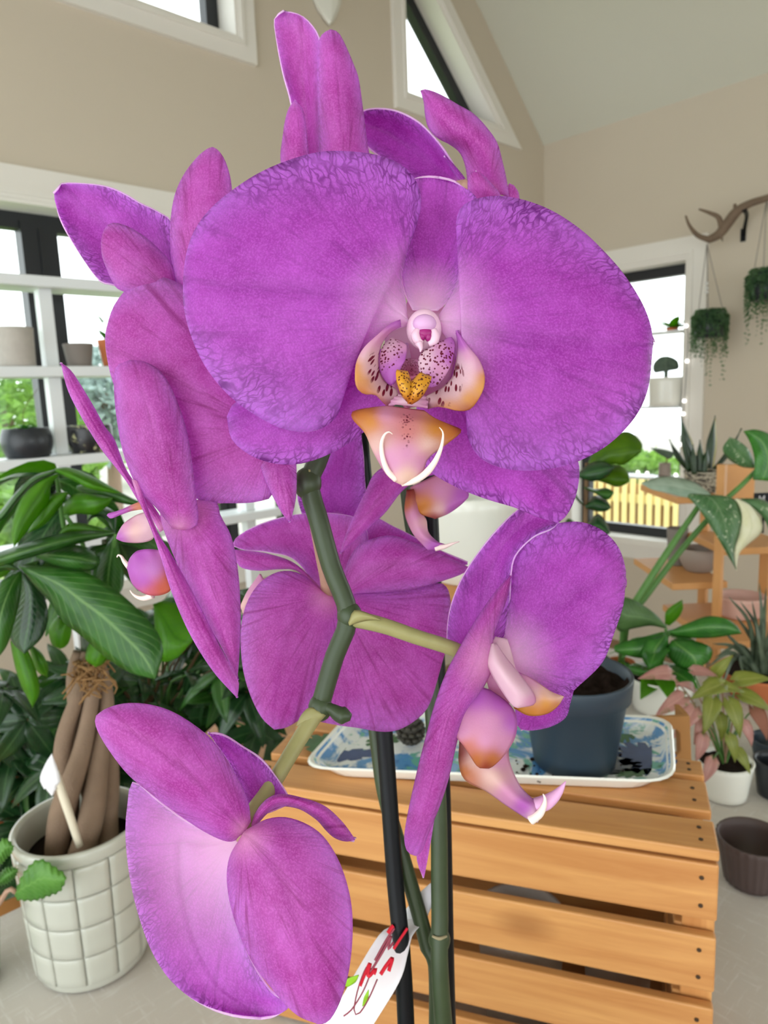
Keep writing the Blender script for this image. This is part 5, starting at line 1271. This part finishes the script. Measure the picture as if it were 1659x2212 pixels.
lip(f1, [(866,780),(866,800),(872,815)], [(908,775),(908,795),(905,812)], (.2045,.203,.203,.2005), [(870,780,PNK),(905,780,PNK),(888,800,srgb(190,90,130))], [(888,792,20),(880,805,16),(898,802,16)], nm='lip_throat', bulge=-.002, mat=LIPS)
lip(f1, [(836,872),(843,860),(858,852)], [(924,882),(925,866),(918,854)], (.1975,.1985,.1985,.199), [(840,868,PNK),(880,865,WHT),(924,880,PNK)], None, nm='lip_base', bulge=.003)
# callus, two-horned, yellow and spotted
yc = [(870,810,srgb(214,150,36)),(910,815,srgb(214,150,36)),(884,865,srgb(190,110,30)),(884,840,srgb(226,170,60))]
allsp = [(888,835,60)]
sheet('callus', [(878,868),(866,852),(857,826),(855,806),(857,798)], [(890,872),(894,850),(890,828),(885,812),(881,801)], (.1935,.1905,.192,.1925), f1, [CALM], 18, 10, .0025, -.0005, .0002, .0016, 0, tints=yc, spots=allsp)
sheet('callus', [(880,872),(880,850),(886,828),(897,814),(908,804)], [(890,874),(908,862),(922,842),(930,825),(933,813)], (.1935,.192,.1905,.1925), f1, [CALM], 18, 10, .0025, -.0005, .0002, .0016, 1, tints=yc, spots=allsp)
tm = [(762,892,RED_),(775,900,ORG),(800,912,YORG),(830,892,PNK),(880,890,srgb(214,130,150)),(880,930,srgb(220,140,140)),(880,980,PNK),(850,1000,PNK),(910,1000,PNK),(870,1040,CREAM_),(820,960,CREAM_),(940,930,YORG),(990,926,RED_),(975,940,ORG),(955,915,ORG),(925,960,CREAM_),(800,885,ORG),(838,985,PNK),(880,1030,srgb(244,214,190))]
lip(f1, [(836,876),(800,880),(772,885),(759,892),(763,908),(788,936),(806,977),(832,1022),(852,1040),(870,1049)], [(916,886),(940,903),(973,917),(997,928),(990,940),(962,962),(926,990),(913,1022),(893,1040),(870,1049)], (.1975,.191,.191,.190), tm, [(878,905,10),(879,925,8),(880,945,7),(879,960,5)], nm='lip_midlobe', bulge=.0035, N=34, M=22)
mesh('cirrus', *tube([P(856,1036,.1895), P(838,1018,.1885), P(827,990,.188), P(824,960,.1875), P(830,940,.187), P(840,933,.1868), P(848,938,.187)], [.0009,.0008,.0007,.0006,.0004,.0001], 8, 30), CIRR, f1)
mesh('cirrus', *tube([P(868,1046,.190), P(892,1040,.189), P(918,1024,.188), P(938,1000,.1875), P(952,970,.187), P(957,945,.1868), P(956,932,.1868), P(949,923,.1868)], [.0006,.0009,.0010,.0007,.0004,.0001], 8, 30), CIRR, f1)

# --- tall flower at the top left, seen from behind ---------------------------
f2 = flower('flower at the very top, petals standing upright', 695, 432, .282)
pet(f2, [(685,440),(648,345),(630,225),(614,165),(602,110),(594,62),(594,40),(614,25)], [(700,440),(692,345),(690,250),(690,150),(689,88),(673,56),(648,33),(614,25)], (.281,.276,.270,.272), BACK, bulge=-.006, white=.1)
pet(f2, [(690,445),(691,345),(687,240),(685,160),(688,92),(698,72),(714,63)], [(800,440),(799,345),(794,310),(784,232),(775,170),(764,138),(746,96),(731,70),(714,63)], (.276,.268,.272,.270), BACK, bulge=.006, white=.1)
pet(f2, [(650,440),(608,362),(611,290),(621,240),(637,215)], [(690,440),(670,355),(662,280),(655,238),(637,215)], (.272,.266,.264,.266), BACK, nm='sepal', bulge=.004, white=.1)
# --- flower at the top right -------------------------------------------------
f3 = flower('flower at the top right, dark inner petal showing', 1008, 404, .272)
pet(f3, [(1006,396),(985,368),(964,334),(940,302),(904,266),(860,243),(820,236),(785,241),(762,262)], [(1002,404),(950,404),(900,390),(860,368),(822,338),(795,316),(775,296),(762,264)], (.276,.284,.290,.292), FACE, bulge=-.010, white=.12, wave=.0008)
pet(f3, [(1010,405),(1006,365),(994,332),(972,313),(944,298),(925,276),(918,248),(915,220),(908,196)], [(1100,425),(1095,390),(1086,350),(1075,310),(1054,278),(1024,246),(990,226),(952,204),(922,193),(908,195)], (.270,.268,.260,.268), BACK, bulge=.008, white=.12, wave=.0008)
pet(f3, [(1012,440),(1010,405),(1011,385),(1018,373),(1027,370)], [(1085,440),(1078,415),(1060,394),(1042,376),(1027,370)], (.264,.260,.260,.260), BACK, nm='sepal', bulge=.003, white=.1)
pet(f3, [(1085,435),(1092,410),(1100,396)], [(1124,440),(1120,415),(1110,400)], (.272,.272,.272,.272), BACK, nm='sepal', bulge=.002, white=.1)
pet(f3, [(1003,404),(980,375),(968,352),(960,335)], [(1010,400),(1005,385),(985,360),(962,335)], (.274,.276,.276,.278), FACE, nm='sepal', bulge=.001, white=.1)
# --- flower at the upper left -------------------------------------------------
f4 = flower('flower at the upper left, wide petals overlapping', 385, 645, .256)
pet(f4, [(392,640),(380,560),(372,485),(340,458),(302,440),(270,421),(236,406),(200,399),(150,396),(131,399),(126,410),(117,419)], [(385,655),(330,640),(280,622),(240,613),(214,604),(180,560),(150,510),(130,470),(118,432),(117,420)], (.256,.252,.258,.262), FACE, bulge=-.008, white=.12, wave=.0010)
pet(f4, [(388,630),(372,572),(332,527),(292,497),(256,482),(235,484),(222,502),(218,525)], [(375,655),(330,645),(262,628),(244,610),(230,580),(220,552),(218,527)], (.252,.247,.246,.248), BACK, nm='sepal', bulge=.004, white=.1)
pet(f4, [(392,665),(372,575),(367,500),(375,430),(395,380),(425,340),(448,321),(459,317)], [(470,660),(496,560),(503,470),(502,420),(497,380),(486,346),(472,325),(459,317)], (.252,.247,.244,.248), BACK, nm='sepal', bulge=.005, white=.1)
pet(f4, [(590,905),(545,765),(452,660),(398,618),(336,596),(282,618),(246,660),(229,712),(227,735)], [(610,960),(592,1062),(560,1083),(500,1087),(430,1080),(360,1020),(290,930),(246,832),(230,768),(227,737)], (.248,.246,.243,.246), BACK, bulge=.005, white=.15, N=40, M=26)
pet(f4, [(556,985),(572,1036),(591,1076),(610,1110),(627,1128)], [(640,985),(641,1050),(637,1090),(627,1128)], (.243,.242,.242,.242), BACK, nm='sepal', bulge=.002, white=.1)
# --- flower in profile at the left --------------------------------------------
f5 = flower('flower in profile at the left edge of the bunch', 385, 1135, .244)
pet(f5, [(345,1150),(322,1110),(300,1085),(274,1042),(248,1008),(214,964),(175,900),(146,842),(131,783)], [(362,1140),(330,1090),(290,1040),(272,1012),(258,976),(246,946),(226,920),(204,880),(180,840),(155,802),(131,782)], (.244,.240,.243,.240), BACK, bulge=.002, white=.1)
pet(f5, [(372,1142),(335,1095),(300,1060),(268,985),(252,905),(246,835),(251,792),(281,778)], [(402,1146),(428,1128),(421,1050),(410,962),(395,900),(371,840),(346,801),(312,781),(281,778)], (.238,.236,.234,.236), BACK, bulge=.005, white=.12)
pet(f5, [(345,1105),(352,1140),(380,1212),(430,1312),(478,1398),(512,1468)], [(430,1078),(468,1084),(476,1112),(500,1160),(514,1230),(520,1320),(518,1400),(513,1472)], (.244,.238,.241,.238), BACK, nm='sepal', bulge=.005, white=.22)
pet(f5, [(284,1035),(302,1088),(322,1132),(346,1200),(371,1280),(410,1370),(460,1450),(512,1508)], [(300,1040),(335,1138),(372,1200),(422,1290),(470,1385),(502,1445),(516,1472),(513,1508)], (.236,.232,.235,.233), BACK, nm='sepal', bulge=.002, white=.1)
lip(f5, [(310,1080),(285,1090),(258,1102),(236,1108),(231,1112)], [(312,1100),(285,1104),(262,1112),(240,1120),(231,1114)], (.246,.247,.247,.248), [(300,1090,srgb(230,160,130)),(240,1110,PUR),(265,1100,PUR),(310,1098,ORG)], nm='lip_lobe', bulge=.001)
lip(f5, [(322,1104),(295,1112),(268,1130),(255,1150),(251,1162)], [(340,1145),(328,1166),(300,1173),(268,1171),(251,1164)], (.247,.249,.249,.251), [(320,1110,WHT),(270,1135,PNK),(255,1160,PUR),(320,1165,WHT),(290,1145,CREAM_)])
lip(f5, [(345,1188),(320,1186),(296,1190),(280,1206),(274,1226)], [(372,1262),(366,1278),(340,1287),(310,1282),(286,1262),(274,1228)], (.246,.247,.247,.250), [(300,1195,PUR),(280,1230,PUR),(310,1250,PUR),(330,1230,srgb(210,140,215)),(350,1275,srgb(214,110,70)),(365,1258,srgb(220,120,80)),(330,1285,srgb(226,120,130))], nm='lip_midlobe')
mesh('cirrus', *tube([P(278,1224,.250), P(268,1212,.251), P(262,1202,.252), P(255,1199,.252), P(253,1204,.252)], [.0010,.0008,.0005,.0002], 7, 16), CIRR, f5)
mesh('cirrus', *tube([P(330,1286,.249), P(312,1292,.250), P(296,1289,.251), P(286,1282,.252), P(281,1275,.252)], [.0012,.0010,.0006,.0002], 7, 16), CIRR, f5)
# --- flower in the middle, seen from behind ------------------------------------
f6 = flower('flower in the middle seen from behind the stem', 710, 1288, .297)
pet(f6, [(700,1292),(640,1212),(580,1192),(530,1188),(502,1178)], [(745,1285),(792,1190),(782,1128),(722,1110),(650,1111),(590,1124),(540,1143),(510,1162),(502,1176)], (.302,.306,.306,.310), BACK, bulge=-.003, white=.3)
pet(f6, [(740,1262),(770,1190),(800,1120),(850,1138),(900,1163),(952,1190),(1010,1216)], [(770,1282),(850,1262),(930,1245),(1010,1218)], (.304,.308,.308,.310), BACK, bulge=-.002, white=.2)
pet(f6, [(728,1285),(742,1235),(770,1182),(810,1162),(850,1157),(900,1174),(950,1195),(998,1218),(1016,1226)], [(745,1292),(770,1283),(822,1280),(880,1275),(940,1260),(986,1245),(1005,1236),(1016,1228)], (.297,.292,.290,.290), BACK, nm='sepal', bulge=.005, white=.12)
pet(f6, [(702,1282),(675,1250),(632,1214),(580,1196),(540,1190),(505,1187)], [(694,1290),(645,1236),(602,1230),(560,1233),(521,1226),(508,1206),(505,1189)], (.296,.290,.292,.288), BACK, nm='sepal', bulge=.003, white=.35)
pet(f6, [(702,1284),(655,1242),(606,1234),(560,1260),(530,1310),(520,1370),(524,1440),(540,1500),(565,1550),(592,1576)], [(722,1290),(738,1335),(733,1400),(712,1462),(682,1520),(650,1552),(620,1571),(594,1576)], (.294,.285,.287,.286), BACK, nm='sepal', bulge=.006, white=.2, N=40, M=26)
pet(f6, [(738,1284),(850,1276),(940,1260),(966,1270),(974,1312),(969,1380),(952,1440)], [(722,1304),(703,1400),(690,1480),(684,1550),(722,1565),(770,1572),(830,1581),(872,1572),(916,1540),(936,1500),(951,1442)], (.300,.297,.291,.298), BACK, bulge=.005, white=.15, N=40, M=26)
lip(f6, [(560,1240),(535,1275),(518,1310)], [(580,1260),(550,1300),(525,1325)], (.300,.302,.302,.304), [(560,1250,PNK),(525,1310,CREAM_),(540,1280,PNK)])
# --- flower hidden behind the main one -------------------------------------------
f7 = flower('flower mostly hidden behind the main flower, orange lip showing', 915, 1010, .292)
pet(f7, [(870,985),(812,1020),(790,1060),(766,1110),(745,1160),(734,1196)], [(985,1000),(962,1018),(905,1036),(868,1062),(830,1110),(780,1156),(736,1196)], (.286,.280,.284,.278), BACK, nm='sepal', bulge=.004, white=.1)
pet(f7, [(655,1122),(644,1062),(690,1022),(710,985),(722,930)], [(800,1122),(790,1060),(786,1000),(780,930)], (.318,.316,.318,.316), FACE, bulge=-.002, white=.1)
lip(f7, [(886,1052),(892,1085),(908,1110),(940,1121)], [(985,1005),(1012,1062),(1005,1082),(972,1108),(942,1121)], (.287,.283,.283,.283), [(893,1070,ORG),(905,1100,YORG),(940,1118,RED_),(920,1090,YORG),(950,1060,PNK),(1000,1070,PUR),(975,1100,PUR),(950,1100,CREAM_),(900,1050,PNK)])
lip(f7, [(878,1058),(874,1108),(890,1150),(910,1174),(924,1188)], [(894,1056),(906,1100),(921,1122),(926,1150),(946,1170),(963,1177),(940,1190)], (.285,.282,.282,.281), [(880,1065,RED_),(878,1090,ORG),(895,1110,PNK),(910,1150,PNK),(940,1180,PUR),(920,1130,CREAM_)], nm='lip_midlobe')
mesh('cirrus', *tube([P(940,1184,.281), P(962,1180,.280), P(978,1174,.279), P(992,1170,.279)], [.0013,.0010,.0006,.0002], 7, 12), CIRR, f7)
# --- flower at the right, in profile ----------------------------------------------
f8 = flower('flower at the right in profile, curled lip tip pointing down', 1060, 1425, .258)
pet(f8, [(985,1425),(967,1390),(970,1330),(985,1280),(1010,1230),(1050,1174),(1095,1124),(1140,1085),(1180,1060),(1204,1055),(1217,1066)], [(1065,1430),(1090,1370),(1100,1300),(1102,1245),(1112,1200),(1150,1160),(1190,1142),(1206,1128),(1217,1090),(1217,1068)], (.262,.262,.258,.266), FACE, bulge=-.004, white=.08, N=40, M=22)
pet(f8, [(1085,1425),(1092,1350),(1098,1290),(1094,1242),(1105,1202),(1140,1160),(1190,1134),(1250,1127),(1300,1145),(1336,1182),(1352,1232),(1350,1262)], [(1085,1440),(1118,1478),(1165,1505),(1222,1502),(1252,1480),(1302,1430),(1326,1370),(1346,1310),(1351,1264)], (.256,.262,.254,.262), FACE, bulge=.004, white=.42, whitepow=1.2, N=44, M=30, wave=.0008)
pet(f8, [(1110,1470),(1112,1520),(1115,1560),(1124,1575)], [(1245,1470),(1232,1520),(1222,1550),(1190,1570),(1150,1578),(1126,1576)], (.264,.266,.266,.268), FACE, nm='sepal', bulge=.002, white=.05)
pet(f8, [(1103,1242),(1078,1268),(1048,1308),(1018,1354),(988,1406),(962,1456),(936,1530),(912,1620),(895,1690),(880,1760),(873,1810),(880,1840),(897,1849)], [(1105,1243),(1098,1285),(1082,1330),(1066,1375),(1068,1420),(1060,1455),(1036,1500),(1003,1550),(987,1605),(970,1680),(951,1740),(926,1800),(912,1838),(899,1849)], (.254,.245,.242,.242), BACK, bulge=.006, rib=-.0010, white=.20, whitepow=1.0, N=60, M=26, sharp=.75, base=(1062,1432))
pet(f8, [(985,1560),(945,1660),(915,1760),(900,1838),(905,1875),(916,1897)], [(1000,1540),(968,1640),(944,1740),(932,1810),(925,1850),(916,1897)], (.262,.258,.258,.258), BACK, nm='sepal', bulge=.001, white=.05)
lip(f8, [(1070,1375),(1052,1410),(1048,1450),(1058,1500)], [(1096,1380),(1108,1420),(1116,1470),(1100,1520)], (.2535,.250,.251,.2495), [(1070,1400,WHT),(1100,1450,WHT),(1060,1480,PNK),(1090,1510,PNK)], None, nm='flower_throat', bulge=.0005)
sheet('column', [(1056,1392),(1050,1425),(1062,1458),(1088,1500),(1106,1524),(1116,1529)], [(1072,1388),(1094,1420),(1128,1462),(1155,1500),(1154,1522),(1118,1530)], (.246,.2415,.2425,.240), f8, [LIPM], 24, 14, .005, 0, .0001, .0012, 0, tints=[(1060,1340,PNK),(1065,1400,WHT),(1090,1460,WHT),(1130,1490,WHT),(1150,1515,PNK),(1110,1525,WHT)], spots=[])
lip(f8, [(1100,1442),(1150,1466),(1190,1493),(1218,1504)], [(1110,1530),(1142,1546),(1180,1543),(1205,1526),(1218,1506)], (.2475,.246,.246,.246), [(1110,1445,PUR),(1150,1470,PNK),(1190,1500,CREAM_),(1215,1506,CREAM_),(1150,1500,WHT),(1180,1520,YLW),(1150,1538,YORG),(1120,1530,YLW),(1205,1524,ORG),(1180,1542,ORG)])
lip(f8, [(1030,1480),(1005,1522),(990,1560),(985,1590),(1002,1612),(1030,1655),(1045,1660)], [(1060,1490),(1100,1520),(1116,1550),(1114,1590),(1091,1630),(1062,1658),(1047,1660)], (.246,.240,.240,.238), [(1030,1500,PUR),(1080,1515,PUR),(1060,1560,PNK),(1110,1560,PUR),(1000,1580,PNK),(1010,1615,srgb(220,140,120)),(1030,1640,ORG),(1050,1656,RED_),(1065,1640,ORG),(1090,1610,PNK),(1050,1600,PNK)], bulge=.004)
lip(f8, [(1030,1505),(1020,1520),(1018,1540)], [(1085,1502),(1080,1515),(1060,1525)], (.250,.2495,.2495,.249), [(1050,1505,MAG),(1060,1520,PNK)], [(1050,1510,30)], nm='lip_throat', mat=LIPS, bulge=0)
lip(f8, [(992,1600),(991,1650),(1005,1686),(1050,1710),(1100,1745),(1148,1775),(1160,1777)], [(1115,1560),(1099,1630),(1120,1690),(1145,1720),(1166,1735),(1171,1755),(1162,1777)], (.246,.244,.243,.240), [(992,1630,RED_),(1000,1670,ORG),(1020,1640,CREAM_),(1010,1690,srgb(220,150,120)),(1060,1680,CREAM_),(1080,1640,PNK),(1100,1720,PNK),(1130,1740,PUR),(1160,1770,WHT),(1110,1600,RED_)], nm='lip_midlobe', bulge=.006)
mesh('cirrus', *tube([P(1146,1772,.239), P(1166,1757,.238), P(1176,1738,.2375), P(1177,1724,.237), P(1173,1715,.237)], [.0016,.0014,.0009,.0002], 8, 18), CIRR, f8)
mesh('cirrus', *tube([P(1156,1740,.241), P(1178,1734,.2405), P(1198,1720,.240), P(1212,1704,.240), P(1222,1688,.240)], [.0024,.0026,.0020,.0012,.0002], 8, 18), plain('pink_cirrus', srgb(226,170,214), .4, .4, .05, 80), f8)
# --- big flower at the lower left, seen from behind ---------------------------------
f9 = flower('big flower at the lower left seen from behind', 526, 1798, .2215, .0032)
pet(f9, [(542,1775),(535,1728),(502,1660),(462,1602),(420,1566),(370,1536),(320,1521),(270,1519),(230,1530),(207,1546)], [(520,1812),(490,1818),(440,1796),(380,1756),(320,1710),(275,1672),(236,1622),(212,1582),(205,1558),(207,1548)], (.220,.214,.211,.212), BACK, nm='sepal', bulge=.006, white=.12, N=44, M=28)
pet(f9, [(505,1800),(420,1785),(345,1735),(288,1690),(275,1740),(271,1810),(281,1900),(300,1980),(330,2060),(372,2122),(430,2166),(500,2190),(562,2197)], [(520,1820),(496,1880),(500,1950),(534,2060),(582,2140),(624,2170),(604,2190),(564,2197)], (.224,.224,.220,.218), FACE, bulge=-.004, white=1.0, whitepow=1.7, N=48, M=32)
pet(f9, [(520,1808),(496,1850),(490,1905),(504,1980),(540,2070),(590,2140),(640,2192),(688,2213)], [(528,1794),(580,1768),(632,1768),(690,1798),(730,1855),(755,1930),(762,2005),(755,2090),(736,2160),(712,2204),(690,2213)], (.219,.211,.211,.210), BACK, nm='sepal', bulge=.007, white=.18, N=48, M=30)
pet(f9, [(548,1770),(505,1665),(462,1600),(449,1584)], [(612,1740),(622,1722),(572,1650),(520,1612),(482,1590),(449,1584)], (.227,.230,.230,.232), FACE, bulge=-.002, white=.1)
pet(f9, [(532,1790),(566,1735),(602,1715),(650,1722),(700,1740),(735,1770),(755,1795),(767,1813)], [(540,1800),(590,1748),(640,1746),(682,1770),(702,1792),(722,1810),(746,1818),(767,1815)], (.223,.220,.222,.224), BACK, bulge=.004, white=.15)
pet(f9, [(690,1770),(710,1795),(735,1812),(766,1814)], [(702,1768),(735,1778),(752,1796),(767,1813)], (.2245,.225,.225,.2245), FACE, bulge=0, white=.05)

# ------------------------------------------------------------------ stakes and price card
s1 = thing('support_stake', 'glossy black support stake nearest the price card', 'stake', tuple(oc+V3((-.02,0,.02))), 'orchid stakes')
mesh('stake_rod', *tube([oc+V3((-.022,.004,.03)), P(878,2240,.338), P(853,1900,.3385), P(830,1580,.339), P(800,1200,.339), P(776,930,.338)], .0041, 12, 40), STAKE, s1)
s2 = thing('support_stake', 'black support stake behind the flower lip, left of the white planter', 'stake', tuple(oc+V3((.022,0,.02))), 'orchid stakes')
mesh('stake_rod', *tube([oc+V3((.022,.012,.03)), P(968,2240,.352), P(955,1700,.351), P(932,1180,.350), P(920,900,.348)], .0041, 12, 40), STAKE, s2)
cd = thing('price_card', 'folded white card with red handwriting and lime leaves, clipped to the stake', 'card', tuple(P(800,2100,.33)))
sheet('card_sheet', [(690,2225),(735,2160),(772,2095),(820,2018),(850,1998),(868,1980)], [(800,2225),(862,2120),(880,2060),(890,2020),(908,1998),(925,1975)], (.322,.330,.326,.3485), cd, [TAGW], 20, 10, -.002, 0, 0, .0005, leaf=True, white=0)
sheet('card_flap', [(862,1985),(880,1960),(905,1930),(936,1902)], [(908,2000),(925,1975),(936,1945),(938,1903)], (.3475,.349,.349,.352), cd, [TAGW], 12, 8, .001, 0, 0, .0005, leaf=True, white=0)
def ink(pts, r, mat, d=.325): mesh('handwriting', *tube([P(x, y, d+(2100-y)*.00011-.0022) for x, y in pts], r, 5, 30), mat, cd)
ink([(742,2195),(760,2180),(785,2140),(800,2100),(795,2085),(782,2110),(770,2150),(765,2185),(775,2190),(795,2160),(815,2115)], .00035, MARO)
ink([(778,2130),(790,2100),(800,2080),(795,2110),(812,2092),(808,2105)], .0008, REDI)
ink([(800,2100),(830,2050),(845,2020),(838,2050),(850,2035)], .0006, MARO)
ink([(822,2105),(835,2085),(848,2070),(840,2098)], .0009, REDI)
ink([(810,2075),(835,2030),(852,2005)], .0006, MARO)
ink([(838,2016),(845,2005),(850,2000)], .0010, REDI)
ink([(850,2050),(870,2020),(880,2005)], .0007, REDI)
for L_, R_ in (([(742,2130),(750,2115),(775,2106)], [(752,2132),(768,2122),(775,2108)]), ([(782,2175),(786,2155),(796,2138)], [(790,2170),(796,2155),(797,2140)])):
    dd = .325+(2100-L_[1][1])*.00011-.0016
    sheet('lime_leaf', L_, R_, (dd,)*4, cd, [LIME], 8, 5, 0, 0, 0, .0003, leaf=True, white=0)
